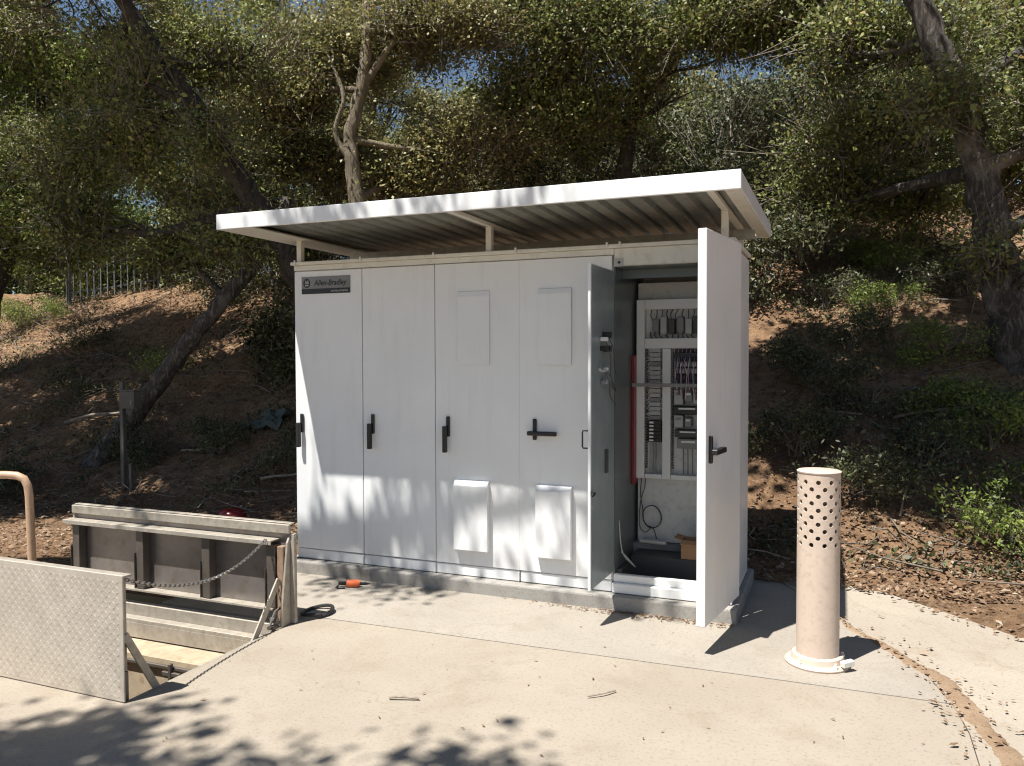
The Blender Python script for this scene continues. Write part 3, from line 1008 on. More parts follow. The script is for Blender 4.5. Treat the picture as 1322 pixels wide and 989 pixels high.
for a in (-2.2, -.9, .6, 2.3):
    MB().lathe((VX + .14 * math.cos(a), VY + .14 * math.sin(a), .02), [(.013, 0), (.013, .012), (.007, .013), (.007, .024)], 6).build('bolt', 'cream', fl)
MB().bar((VX + .115, VY - .10, .04), (VX + .165, VY - .055, .045), .03, .03).build('clamp', 'cream', fl, bevel=.004)

# ------------------------------------------------------------------ handrail
hrp = [(-1.16, -1.20, -.01), (-1.16, -1.21, .3), (-1.165, -1.215, .66), (-1.17, -1.22, .73), (-1.19, -1.23, .775), (-1.235, -1.245, .795), (-1.30, -1.27, .80), (-1.7, -1.43, .80), (-2.2, -1.63, .80), (-2.27, -1.66, .79), (-2.31, -1.675, .76), (-2.32, -1.68, .70), (-2.32, -1.68, -.01)]
hand = thing('handrail', (-1.7, -1.4, 0), 'tan bent pipe handrail standing left of the hatch', 'railing')
MB().tube(hrp, .025, 12).build('rail', 'rail_tan', hand, smooth=True)
for p in (hrp[0], hrp[-1]):
    MB().lathe((p[0], p[1], 0), [(.05, .001), (.05, .008), (.03, .012)], 16).build('base_plate', 'rail_tan', hand)

# ------------------------------------------------------------------ small things
def gz(x, y): return float(hill(x, y))
hat = thing('hard_hat', (-1.50, 1.02, gz(-1.5, 1.02) - .045), 'shiny red domed cap lying on the dirt behind the raised hatch lid', 'cap')
b = ORG[hat]
m = MB().lathe((b.x, b.y, b.z), [(.13, .035), (.13, .08), (.123, .12), (.105, .15), (.075, .172), (.04, .183), (.002, .186)], 28, caps=False)
m.build('shell', 'bright_red', hat, smooth=True)
m = MB().lathe((b.x, b.y, b.z), [(.13, .022), (.16, .018), (.16, .026), (.13, .036)], 28, caps=False)
m.build('brim', 'bright_red', hat, smooth=True)
MB().bar((b.x - .0, b.y - .10, b.z + .15), (b.x, b.y + .10, b.z + .15), .02, .03).build('ridge', 'bright_red', hat, bevel=.01)

tool = thing('hand_tool', (.64, -.24, .004), 'small orange and black hand tool lying on concrete by the plinth', 'tool')
dv = Vector((.95, .33, 0)).normalized()
c0 = Vector((.64, -.24, .028))
m = MB().tube([c0 - dv * .045, c0 - dv * .04, c0 + dv * .03, c0 + dv * .045], [.016, .026, .026, .014], 10)
m.build('grip', 'orange', tool, smooth=True)
m = MB().tube([c0 - dv * .10, c0 - dv * .046], [.012, .014], 8)
m.build('handle_end', 'black', tool)
MB().tube([c0 + dv * .046, c0 + dv * .085, c0 + dv * .11], [.012, .010, .003], 8).build('jaw', 'black', tool)
m = MB().tube([c0 - dv * .10 + Vector((0, 0, -.016)), c0 - dv * .125 + Vector((.02, -.02, -.02)), c0 - dv * .13 + Vector((.05, -.035, -.02)), c0 - dv * .09 + Vector((.06, -.03, -.02))], .005, 6)
m.build('loop', 'black', tool)

ring = thing('dark_loop', (.81, -.80, .004), 'black loop on concrete at the foot of the rear lid', 'loop_tube')  # plain black loop laid along a dark arc of unclear origin
m = MB()
pts = [(.755 + .085 * math.cos(a), -.80 + .10 * math.sin(a), .020 + .008 * math.sin(a * 1.5)) for a in np.linspace(-.6, 2 * math.pi - .7, 30)]
m.tube(pts, .011, 8)
m.build('loop_tube', 'loop_black', ring, smooth=True)

bxp = (-3.5, 1.62)
ub = thing('utility_box', (bxp[0], bxp[1], gz(*bxp)), 'weathered box on a thin wooden post at the foot of the slope', 'box')
b = ORG[ub]
MB().box(b.x - .02, b.x + .03, b.y - .025, b.y + .025, b.z - .2, b.z + 1.16).build('post', 'box_weathered', ub, bevel=.006)
bx = MB().box(b.x + .031, b.x + .22, b.y - .05, b.y + .06, b.z + .87, b.z + 1.06).build('box', 'box_weathered', ub, bevel=.006)
MB().box(b.x + .028, b.x + .223, b.y - .054, b.y + .064, b.z + 1.0605, b.z + 1.075).build('lid', 'box_weathered', bx)
MB().box(b.x + .18, b.x + .195, b.y - .06, b.y - .051, b.z + .92, b.z + .96).build('hasp', 'mid_grey', bx)
sp_ = (-3.37, 1.60)
o = MB().tube([(sp_[0], sp_[1], gz(*sp_) - .1), (sp_[0] - .005, sp_[1], gz(*sp_) + .29)], .019, 8).build('stake', 'box_weathered', origin=(sp_[0], sp_[1], gz(*sp_)))
props(o, 'short thin stake in the dirt right of the boxed post', 'stake')
tp = (-2.45, 2.75)
m = MB()
g = 7
vs = []
for j in range(g):
    for i in range(g):
        x, y = tp[0] - .22 + .44 * i / (g - 1), tp[1] - .16 + .32 * j / (g - 1)
        vs.append((x + .03 * math.sin(j * 2.1), y, gz(x, y) + .05 + .035 * math.sin(i * 1.9 + j) + .04 * (j % 2)))
m.add(vs, [(j * g + i, j * g + i + 1, (j + 1) * g + i + 1, (j + 1) * g + i) for j in range(g - 1) for i in range(g - 1)])
o = m.build('tarp', 'tarp', origin=(tp[0], tp[1], gz(*tp)), smooth=True)
md = o.modifiers.new('solid', 'SOLIDIFY'); md.thickness = .006
props(o, 'crumpled grey green tarp lying on the slope left of the cabinet', 'tarp')

# picket fence on the left ridge
fa, fb = Vector((-9.75, 6.05, 0)), Vector((-7.4, 8.1, 0))
fen = thing('picket_fence', (fa.x, fa.y, gz(fa.x, fa.y)), 'thin metal picket fence on top of the left slope', 'fence')
dirv = (fb - fa)
NP = 28
m = MB()
for h_ in (.22, .98):
    m.bar((fa.x, fa.y, gz(fa.x, fa.y) + h_), (fb.x, fb.y, gz(fb.x, fb.y) + h_), .03, .03)
m.build('rail', 'fence_iron', fen)
for i in range(NP):
    t = i / (NP - 1)
    p = fa + dirv * t
    zz = gz(fa.x, fa.y) * (1 - t) + gz(fb.x, fb.y) * t
    m = MB().box(p.x - .011, p.x + .011, p.y - .035, p.y - .018, zz + .06, zz + 1.12)
    m.build('picket', 'fence_iron', fen)
for t in (0, .5, 1):
    p = fa + dirv * t
    MB().box(p.x - .03, p.x + .03, p.y - .015, p.y + .045, gz(p.x, p.y) - .3, gz(p.x, p.y) + 1.2).build('post', 'fence_iron', fen)

# ------------------------------------------------------------------ vegetation
FRONT = np.array([-.15, -.62, .55])
def crown_np(blobs, r, L, Wd, per=40, spread=.24, up=.5, front=.75, sub=650, tw=1.0, tri=False):
    """blobs: (centre, radii, leaf count). Leaf clumps sit in sub-clumps spread over the side of each blob that gets light. Returns leaf quads and twig prisms"""
    LV, TV = [], []
    for c, rad, n in blobs:
        c, rad = np.array(c, float), np.array(rad, float)
        nsub = max(2, int(n / sub))
        u = unit(r.normal(size=(nsub, 3)) + FRONT * front) * r.uniform(.45, 1.05, (nsub, 1)) ** .6
        sc_ = c + u * rad
        srad = (rad.mean() * .33 + .12) * r.uniform(.65, 1.3, nsub)
        k = max(6, int(n / per))
        own = r.integers(0, nsub, k)
        v = unit(r.normal(size=(k, 3)) + FRONT * .5) * (r.uniform(0.05, 1, (k, 1)) ** .45)
        cc = sc_[own] + v * srad[own][:, None] * np.array([1.15, 1, .75])
        cnt = r.integers(int(per * .4), int(per * 1.6), k)
        idx = np.repeat(np.arange(k), cnt)
        sz = r.uniform(.5, 1.25, k)[idx][:, None] * spread
        pos = cc[idx] + r.normal(size=(len(idx), 3)) * sz * np.array([1, 1, .6])
        LV.append(leaf_quads(pos, L, Wd, r, up, 0.0, tri))
        a = cc + (c - cc) * r.uniform(.2, .5, (k, 1)) + r.normal(size=(k, 3)) * .10 * rad.mean() + np.array([0, 0, -.1])
        TV.append(seg_prisms(a, cc, .012 * tw, .006 * tw))
        for q in range(1 if tri else 2):
            b2 = cc + r.normal(size=(k, 3)) * spread * 1.1
            a2 = a + (cc - a) * r.uniform(.3, .95, (k, 1))
            TV.append(seg_prisms(a2, b2, .006 * tw, .003 * tw))
    return join_np(LV), join_np(TV)

def tree(name, trunk, blobs, label, leaf, barkm, L=.06, Wd=.034, seed=1, limbs=(), cat='tree', group='oaks around the cabinet', per=40, spread=.24, up=.5, tri=False):
    r = np.random.default_rng(seed)
    root = thing(name, tuple(trunk[0][:3]), label, cat, group)
    m = MB()
    def limb(pts, seg):
        sp = catmull([p[:4] for p in pts], 5)
        pp, rr = [], []
        for i, q in enumerate(sp):
            wob = .12 * q[3]
            pp.append((q[0] + wob * math.sin(i * 1.7 + seed), q[1] + wob * math.cos(i * 2.3 + seed), q[2]))
            rr.append(q[3] * (1 + .10 * math.sin(i * 2.9 + seed)))
        m.tube(pp, rr, seg)
    limb(trunk, 14)
    for l_ in limbs:
        limb(l_, 9)
    tp = np.array([t[:3] for t in trunk])
    m2 = MB()
    for c, rad, n_ in blobs:
        c = np.array(c, float)
        d = np.linalg.norm(tp - c, axis=1) + np.where(tp[:, 2] > c[2] + .3, 3, 0)
        d[0] += 4
        i = int(np.argmin(d))
        s, tr_ = tp[i], trunk[i][3]
        r0 = min(tr_ * .6, .09)
        mid = (s + c) / 2 + r.normal(size=3) * .05 * np.linalg.norm(c - s)
        pts = [(*s, r0), (*mid, r0 * .7), (*c, r0 * .42)]
        sp = catmull(pts, 5)
        m2.tube([q[:3] for q in sp], [max(.006, q[3]) for q in sp], 7)
        nb = 5 + int(2.0 * np.mean(rad))
        for k in range(nb):
            e = c + unit(r.normal(size=(1, 3)))[0] * np.array(rad) * r.uniform(.55, .95)
            st = np.array(sp[r.integers(len(sp) // 2, len(sp))][:3])
            md_ = (st + e) / 2 + r.normal(size=3) * .16 * np.mean(rad)
            q = catmull([(*st, r0 * .36), (*md_, r0 * .24), (*e, .006)], 4)
            m2.tube([z[:3] for z in q], [max(.005, z[3]) for z in q], 5)
    m.build('trunk', barkm, root, smooth='all')
    if blobs:
        (lv, lf), (tv, tfc) = crown_np(blobs, r, L, Wd, per, spread, up, tri=tri)
        m2.build('limbs', barkm, root, smooth='all')
        t_o = np_mesh('twigs', tv, tfc, 'twig', root)
        t_o['kind'] = 'stuff'
        c_o = np_mesh('crown', lv, lf, leaf, root)
        c_o['kind'] = 'stuff'
    return root

def T(*pts):
    return [tuple(p) for p in pts]

# leaning trunk at the foot of the left slope
tree('oak_tree', T((-4.55, 1.95, .05, .17), (-4.2, 2.2, .65, .125), (-3.8, 2.35, 1.2, .11), (-3.4, 2.5, 1.75, .098), (-3.0, 2.65, 2.25, .085), (-2.75, 2.95, 2.75, .085), (-2.7, 3.4, 3.5, .07)),
     [((-3.3, 3.3, 3.5), (.9, .5, .5), 7500), ((-3.9, 3.0, 2.8), (.5, .35, .3), 3300), ((-2.9, 2.55, 2.9), (.45, .25, .3), 2700)],
     'leaning dark oak trunk rising rightwards from the foot of the left slope', 'leaf_oak', 'bark_grey', L=.046, Wd=.027, seed=2)
# dark trunk leaning left behind the canopy corner
tree('oak_tree', T((-1.75, 3.1, .75, .18), (-1.95, 2.88, 2.0, .145), (-2.12, 2.62, 2.78, .13), (-2.33, 2.42, 3.23, .12), (-2.59, 2.25, 3.72, .115), (-2.86, 2.12, 4.23, .105), (-3.26, 1.98, 4.86, .095), (-3.58, 1.86, 5.37, .085), (-4.0, 1.5, 6.2, .07)),
     [((-4.7, 2.9, 5.3), (.9, .6, .4), 5500), ((-4.9, 2.3, 5.9), (1.2, .6, .3), 3500), ((-6.6, 3.0, 6.2), (1.0, .6, .35), 3500), ((-3.3, 3.3, 5.2), (.9, .5, .5), 9750), ((-5.7, 2.8, 4.2), (.8, .5, .45), 6500), ((-4.3, 2.5, 4.1), (.7, .35, .4), 6750), ((-3.3, 1.75, 4.5), (.5, .2, .35), 2700), ((-5.0, 2.6, 3.2), (.6, .4, .35), 5250), ((-2.6, 2.0, 4.0), (.4, .2, .3), 1950)],
     'dark oak trunk leaning left behind the canopy corner', 'leaf_oak', 'bark_dark', L=.046, Wd=.027, seed=3)
# pale forked trunk
tree('oak_tree', T((-2.4, 4.6, 1.55, .16), (-2.46, 4.62, 2.6, .125), (-2.48, 4.63, 3.7, .11), (-2.57, 4.62, 4.53, .095), (-2.44, 4.7, 5.2, .085), (-2.36, 4.76, 6.0, .07), (-2.41, 4.76, 6.9, .05)),
     [((-3.9, 4.9, 5.2), (1.0, .5, .5), 17255), ((-3.2, 5.3, 6.0), (.9, .6, .4), 14210), ((-1.5, 5.3, 6.0), (1.0, .6, .5), 17255), ((-3.7, 5.4, 4.3), (.9, .5, .4), 12180), ((-1.2, 5.6, 4.5), (.8, .5, .3), 8120), ((-2.4, 5.6, 4.1), (.8, .4, .4), 9135)],
     'pale forked oak trunk standing above the left half of the canopy', 'leaf_olive', 'bark_pale', L=.048, Wd=.029, seed=4,
     limbs=[T((-2.44, 4.7, 5.2, .06), (-2.1, 4.85, 5.75, .045), (-1.87, 4.96, 6.15, .04), (-1.6, 5.05, 6.8, .03)), T((-2.5, 4.63, 4.1, .045), (-2.72, 4.5, 4.6, .035), (-2.62, 4.55, 5.1, .03), (-2.9, 4.6, 5.7, .025))])
# right trunk
t4 = T((5.38, 4.17, .55, .25), (5.25, 4.15, 1.4, .20), (5.12, 4.11, 2.06, .185), (5.0, 4.08, 2.65, .17), (4.88, 4.05, 3.32, .15), (4.7, 4.0, 3.99, .135), (4.45, 3.92, 4.58, .12), (4.2, 3.84, 5.3, .10), (3.9, 3.3, 6.2, .07))
tree('oak_tree', t4,
     [((4.1, 5.0, 4.8), (.9, .5, .45), 11250), ((5.7, 4.9, 4.8), (.9, .5, .5), 11250), ((3.2, 5.7, 6.0), (.9, .5, .35), 8250), ((4.0, 5.7, 4.0), (.8, .45, .4), 9000), ((5.6, 5.4, 3.7), (.8, .45, .45), 9000), ((4.5, 3.7, 3.9), (.4, .2, .35), 2700), ((5.5, 3.9, 3.6), (.5, .25, .4), 3750), ((3.5, 6.0, 3.4), (.7, .4, .35), 6000), ((4.5, 6.4, 3.5), (.6, .4, .35), 5250), ((5.0, 3.75, 2.4), (.25, .12, .25), 750)],
     'thick dark oak trunk at the right edge with pale patches on its bark', 'leaf_oak', 'bark_grey', L=.046, Wd=.027, seed=5,
     limbs=[T((t4[3][0], t4[3][1], t4[3][2], .08), (5.35, 4.0, 2.85, .05), (5.6, 3.9, 2.65, .04), (5.9, 3.9, 2.4, .03)), T((t4[2][0], t4[2][1], t4[2][2], .06), (5.25, 3.85, 2.3, .04), (5.5, 3.8, 2.45, .03), (5.75, 3.8, 2.3, .025))])
# left tree with bright foliage
tree('oak_tree', T((-8.3, 3.3, 1.0, .2), (-8.2, 3.4, 2.2, .16), (-7.8, 3.5, 3.2, .13), (-7.2, 3.4, 4.2, .10), (-6.7, 3.2, 5.2, .07)),
     [((-7.4, 3.3, 3.3), (.8, .5, .5), 14917), ((-6.7, 3.5, 4.3), (.8, .5, .5), 14040), ((-6.6, 3.8, 3.4), (.6, .45, .4), 8775), ((-7.7, 3.2, 4.6), (.8, .5, .5), 12285), ((-8.4, 3.0, 3.6), (.6, .5, .5), 8775), ((-6.2, 3.7, 5.4), (.9, .5, .4), 11407), ((-7.5, 3.6, 5.8), (.9, .5, .4), 10530), ((-9.6, 4.2, 6.6), (1.2, .8, .4), 4550), ((-7.9, 3.9, 6.9), (1.0, .7, .3), 3250)],
     'leafy green oak hanging over the left slope', 'leaf_green', 'bark_dark', L=.05, Wd=.032, seed=6)
# middle tree behind the cabinet
tree('oak_tree', T((.5, 7.0, 2.9, .16), (.6, 6.9, 3.8, .13), (.8, 6.8, 5.0, .11), (1.1, 6.7, 6.2, .08)),
     [((.4, 6.1, 5.9), (1.0, .5, .5), 17617), ((1.8, 6.2, 5.8), (1.0, .5, .45), 17617), ((3.1, 6.5, 5.9), (.9, .5, .4), 14681), ((.2, 6.5, 4.9), (.9, .5, .4), 11745), ((-.6, 6.2, 5.4), (.7, .4, .4), 9787), ((1.3, 6.9, 5.2), (.6, .4, .3), 1015), ((2.3, 6.0, 6.5), (1.0, .5, .35), 9787), ((-.4, 6.0, 6.5), (.9, .5, .35), 9787)],
     'bushy oak rising behind the middle of the canopy', 'leaf_oak', 'bark_dark', L=.048, Wd=.029, seed=7)
# far row beyond the ridge
far = [(-14.0, 8.6, 12.5, 'far tree at the left frame edge beyond the ridge'), (-11.6, 10.4, 13, 'far tree beyond the ridge left of the picket fence'), (-9.0, 11.2, 12.5, 'far tree beyond the ridge above the picket fence'), (-6.6, 11.6, 12, 'tall far tree between the picket fence and the leaning trunk'), (-4.4, 11.4, 7.4, 'far tree beyond the ridge left of the pale forked trunk'),
       (-2.2, 12.3, 7.4, 'far tree beyond the ridge right of the pale forked trunk'), (-.2, 12.6, 7.6, 'low far tree beyond the ridge behind the canopy middle'), (1.8, 12.8, 7.0, 'low far tree with blue sky above it behind the canopy middle'), (3.8, 12.8, 7.0, 'low far tree with blue sky above it near the canopy right end'),
       (5.8, 12.2, 8.2, 'far tree beyond the ridge left of the right trunk'), (7.8, 11.4, 9.4, 'far tree beyond the ridge behind the right trunk'), (10.2, 11.0, 9.6, 'far tree beyond the ridge at the right frame edge')]
for i, (x, y, zt, lb) in enumerate(far):
    z0 = gz(x, y)
    hh = zt - z0
    tree('background_tree', T((x, y, z0 - .2, .2), (x + .1, y, z0 + hh * .3, .15), (x - .1, y, z0 + hh * .6, .1), (x, y, z0 + hh * .85, .06)),
         [((x + .3, y + .2, z0 + hh * .82), (1.2, .8, hh * .16), 5000), ((x - .5, y, z0 + hh * .62), (1.2, .8, hh * .16), 5500), ((x + .6, y, z0 + hh * .48), (1.1, .7, hh * .15), 5500), ((x - .7, y - .3, z0 + hh * .30), (1.1, .7, hh * .16), 5500), ((x + .7, y - .3, z0 + hh * .18), (1.1, .7, hh * .14), 5500)],
         lb, ('leaf_olive', 'leaf_oak', 'leaf_oak')[i % 3], 'bark_dark', L=.082, Wd=.048, seed=20 + i, group='trees beyond the ridge', per=40, spread=.26, tri=True)

# thicket of small trees along the ridge
row = [(-10.4, 7.4, 6.2, 'leaf_green', 'small leafy tree on the ridge left of the picket fence'), (-7.9, 8.9, 7.2, 'leaf_oak', 'small tree on the ridge just right of the picket fence'), (-6.1, 8.2, 7.0, 'leaf_oak', 'small tree on the ridge above the leaning trunk'),
       (-4.5, 8.4, 6.9, 'leaf_olive', 'small tree on the ridge left of the pale forked trunk'), (-2.9, 8.8, 6.0, 'leaf_olive', 'small tree on the ridge behind the pale forked trunk'), (-1.2, 9.2, 6.3, 'leaf_oak', 'small tree on the ridge right of the pale forked trunk'),
       (.5, 9.4, 6.2, 'leaf_oak', 'small tree on the ridge above the canopy middle'), (2.2, 9.6, 5.9, 'leaf_dark', 'dark small tree on the ridge under the sky gap'), (3.7, 9.7, 5.9, 'leaf_dark', 'dark small tree on the ridge above the canopy right end'),
       (5.3, 9.3, 6.6, 'leaf_oak', 'small tree on the ridge left of the right trunk'), (6.9, 8.8, 6.8, 'leaf_oak', 'small tree on the ridge behind the right trunk'), (8.6, 8.4, 6.8, 'leaf_oak', 'small tree on the ridge at the right frame edge')]
for i, (x, y, zt, lf_, lb) in enumerate(row):
    z0 = gz(x, y)
    hh = zt - z0
    tree('small_tree', T((x, y, z0 - .2, .10), (x + .08, y, z0 + hh * .3, .075), (x - .08, y, z0 + hh * .6, .05), (x, y, z0 + hh * .85, .03)),
         [((x + .2, y + .1, z0 + hh * .84), (.9, .6, hh * .18), 6500), ((x - .4, y - .1, z0 + hh * .58), (.9, .6, hh * .18), 7500), ((x + .4, y - .2, z0 + hh * .40), (.9, .6, hh * .18), 7500), ((x - .1, y - .3, z0 + hh * .15), (1.1, .6, hh * .15), 6000)],
         lb, lf_, 'bark_dark', L=.058, Wd=.034, seed=140 + i, group='small trees along the ridge', per=38, spread=.22, tri=True)

# bushes on the upper slope
def bush(x, y, rx, ry, rz, n, label, leaf, seed, L=.05, Wd=.03, name='bush', group='bushes on the upper slope', per=36, spread=.17, lift=.75):
    r = np.random.default_rng(seed)
    z = gz(x, y)
    root = thing(name, (x, y, z), label, 'bush', group)
    blobs = [((x, y, z + rz * lift), (rx, ry, rz), int(n * .6)), ((x - rx * .6, y - ry * .2, z + rz * .5), (rx * .6, ry * .7, rz * .6), int(n * .2)), ((x + rx * .6, y - ry * .2, z + rz * .5), (rx * .6, ry * .7, rz * .6), int(n * .2))]
    m = MB()
    for k in range(7):
        e = (x + r.uniform(-.8, .8) * rx, y + r.uniform(-.6, .6) * ry, z + rz * r.uniform(.7, 1.3))
        md_ = (x + (e[0] - x) * .35, y + (e[1] - y) * .35, z + (e[2] - z) * .5)
        m.tube([(x + r.uniform(-.05, .05), y, z - .05), md_, e], [.02 * rz + .006, .013 * rz + .004, .004], 6)
    m.build('stem', 'twig', root)
    (lv, lf), (tv, tfc) = crown_np(blobs, r, L, Wd, per, spread, .4, .6, 500, min(1, rz * .8 + .2) * (.45 if rz < .5 else 1), rz > .5)
    zz = hill(lv[:, 0], lv[:, 1])
    lv[:, 2] = np.maximum(lv[:, 2], zz - .02)
    t_o = np_mesh('twigs', tv, tfc, 'twig', root); t_o['kind'] = 'stuff'
    c_o = np_mesh('foliage', lv, lf, leaf, root); c_o['kind'] = 'stuff'
    return root
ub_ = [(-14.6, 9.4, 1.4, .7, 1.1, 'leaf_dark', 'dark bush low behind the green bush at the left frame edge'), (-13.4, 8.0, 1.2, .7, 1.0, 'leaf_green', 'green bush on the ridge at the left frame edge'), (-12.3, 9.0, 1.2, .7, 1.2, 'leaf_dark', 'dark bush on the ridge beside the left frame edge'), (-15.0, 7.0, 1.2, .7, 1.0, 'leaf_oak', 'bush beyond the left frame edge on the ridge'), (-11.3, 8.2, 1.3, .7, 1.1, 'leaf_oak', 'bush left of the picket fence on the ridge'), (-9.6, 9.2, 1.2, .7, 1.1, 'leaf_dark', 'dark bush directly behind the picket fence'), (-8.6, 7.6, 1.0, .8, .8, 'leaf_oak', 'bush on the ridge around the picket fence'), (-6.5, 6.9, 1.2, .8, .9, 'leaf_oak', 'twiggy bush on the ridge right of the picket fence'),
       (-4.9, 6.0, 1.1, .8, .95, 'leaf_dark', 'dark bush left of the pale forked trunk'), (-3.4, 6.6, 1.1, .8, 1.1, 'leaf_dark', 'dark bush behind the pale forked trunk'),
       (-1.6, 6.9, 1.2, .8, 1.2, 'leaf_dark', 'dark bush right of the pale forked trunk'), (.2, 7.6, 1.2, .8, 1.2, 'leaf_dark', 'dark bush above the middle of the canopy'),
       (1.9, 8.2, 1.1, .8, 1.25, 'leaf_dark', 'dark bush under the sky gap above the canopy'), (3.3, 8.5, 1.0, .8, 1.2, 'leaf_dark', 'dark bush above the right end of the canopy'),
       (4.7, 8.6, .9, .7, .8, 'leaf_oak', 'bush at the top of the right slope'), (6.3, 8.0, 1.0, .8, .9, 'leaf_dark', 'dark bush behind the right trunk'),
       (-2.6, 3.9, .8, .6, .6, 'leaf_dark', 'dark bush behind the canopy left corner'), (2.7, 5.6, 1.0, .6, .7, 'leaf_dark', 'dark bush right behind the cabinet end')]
for i, (x, y, rx, ry, rz, lf_, lb) in enumerate(ub_):
    bush(x, y, rx, ry, rz, 9500, lb, lf_, 50 + i, L=.075 if x < -7 else .058, Wd=.045 if x < -7 else .035)
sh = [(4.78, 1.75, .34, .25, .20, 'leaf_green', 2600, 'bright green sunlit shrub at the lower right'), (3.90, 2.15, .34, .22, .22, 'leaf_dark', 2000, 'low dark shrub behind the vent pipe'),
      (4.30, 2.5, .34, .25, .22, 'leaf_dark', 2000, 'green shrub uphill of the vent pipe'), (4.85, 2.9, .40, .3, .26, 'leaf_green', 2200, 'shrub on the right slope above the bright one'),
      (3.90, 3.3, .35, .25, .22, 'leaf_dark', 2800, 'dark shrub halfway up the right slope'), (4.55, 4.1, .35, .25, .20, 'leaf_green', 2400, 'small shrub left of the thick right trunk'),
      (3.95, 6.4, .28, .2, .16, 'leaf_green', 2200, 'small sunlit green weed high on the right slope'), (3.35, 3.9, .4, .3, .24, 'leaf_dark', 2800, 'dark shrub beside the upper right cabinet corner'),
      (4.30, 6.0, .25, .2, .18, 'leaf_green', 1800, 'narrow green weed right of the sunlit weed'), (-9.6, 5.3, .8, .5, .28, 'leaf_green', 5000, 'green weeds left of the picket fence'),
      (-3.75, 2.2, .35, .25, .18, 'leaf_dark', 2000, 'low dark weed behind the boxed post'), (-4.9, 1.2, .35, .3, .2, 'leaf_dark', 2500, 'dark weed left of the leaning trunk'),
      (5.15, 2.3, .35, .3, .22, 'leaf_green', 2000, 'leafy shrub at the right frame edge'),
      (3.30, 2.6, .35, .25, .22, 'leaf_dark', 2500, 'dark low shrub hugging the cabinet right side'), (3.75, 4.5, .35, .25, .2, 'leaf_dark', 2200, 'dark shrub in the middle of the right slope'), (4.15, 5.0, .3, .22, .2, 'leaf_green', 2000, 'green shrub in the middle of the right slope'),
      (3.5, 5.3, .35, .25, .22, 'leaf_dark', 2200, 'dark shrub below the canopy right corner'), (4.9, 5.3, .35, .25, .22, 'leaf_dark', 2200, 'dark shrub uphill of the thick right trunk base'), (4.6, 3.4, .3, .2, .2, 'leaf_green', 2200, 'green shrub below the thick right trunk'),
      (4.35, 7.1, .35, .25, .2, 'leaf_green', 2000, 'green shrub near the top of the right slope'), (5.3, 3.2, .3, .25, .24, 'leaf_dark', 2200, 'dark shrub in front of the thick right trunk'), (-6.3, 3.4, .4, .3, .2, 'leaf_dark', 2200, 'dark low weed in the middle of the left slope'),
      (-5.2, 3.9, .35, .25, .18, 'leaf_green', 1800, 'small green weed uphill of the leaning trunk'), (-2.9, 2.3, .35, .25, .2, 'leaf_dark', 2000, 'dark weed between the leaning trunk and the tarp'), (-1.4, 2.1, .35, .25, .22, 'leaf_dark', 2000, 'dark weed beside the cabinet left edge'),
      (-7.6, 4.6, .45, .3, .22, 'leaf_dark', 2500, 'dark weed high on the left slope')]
for i, (x, y, rx, ry, rz, lf_, n, lb) in enumerate(sh):
    bush(x, y, rx, ry, rz, n, lb, lf_, 80 + i, L=.034, Wd=.015, name='shrub', group='low shrubs on the slope', per=22, spread=.075)

# oaks whose crowns spread above the frame and shade the slope
tree('oak_tree', T((-9.8, 1.2, .3, .28), (-9.2, 1.2, 2.8, .22), (-8.0, 1.1, 5.0, .17), (-6.4, 1.0, 6.4, .12), (-4.8, .9, 7.0, .08), (-3.2, 1.2, 7.2, .05)),
     [((-8.6, .2, 6.8), (1.6, 1.2, .5), 6875), ((-6.3, .2, 7.0), (1.5, 1.2, .5), 9375), ((-4.3, .3, 7.1), (1.5, 1.1, .5), 9375), ((-2.3, .5, 7.3), (1.2, 1.0, .5), 8125), ((-.6, 1.2, 7.6), (1.1, .9, .4), 6250), ((-8.2, 2.6, 7.2), (1.4, .9, .4), 2600), ((-5.6, 2.2, 7.3), (1.0, .7, .4), 1500), ((-5.4, -1.2, 7.0), (1.3, .7, .4), 5000), ((-3.4, -1.0, 7.1), (1.1, .6, .4), 4000), ((-1.95, -.75, 7.3), (.7, .5, .3), 2250)],
     'spreading oak at the left whose high crown shades the left slope', 'leaf_oak', 'bark_dark', seed=10, L=.13, Wd=.08, per=36, spread=.24)
tree('oak_tree', T((7.9, 2.6, .6, .28), (7.6, 2.5, 3.2, .22), (6.8, 2.2, 5.6, .16), (5.6, 1.9, 6.9, .11), (4.3, 1.9, 7.2, .07), (3.0, 2.2, 7.3, .05)),
     [((6.6, .9, 6.9), (1.3, 1.2, .5), 9100), ((4.9, .4, 7.0), (1.3, .9, .5), 9800), ((3.2, .4, 7.2), (1.2, .8, .45), 9100), ((4.3, 1.9, 7.3), (1.5, .9, .5), 10500), ((2.3, 1.6, 7.4), (1.1, 1.0, .5), 8400), ((5.9, 2.6, 7.2), (1.3, .9, .5), 9100), ((1.1, 1.0, 7.6), (1.0, .9, .4), 6300)],
     'spreading oak at the right whose high crown shades the right slope', 'leaf_oak', 'bark_dark', seed=11, L=.13, Wd=.08, per=36, spread=.24)
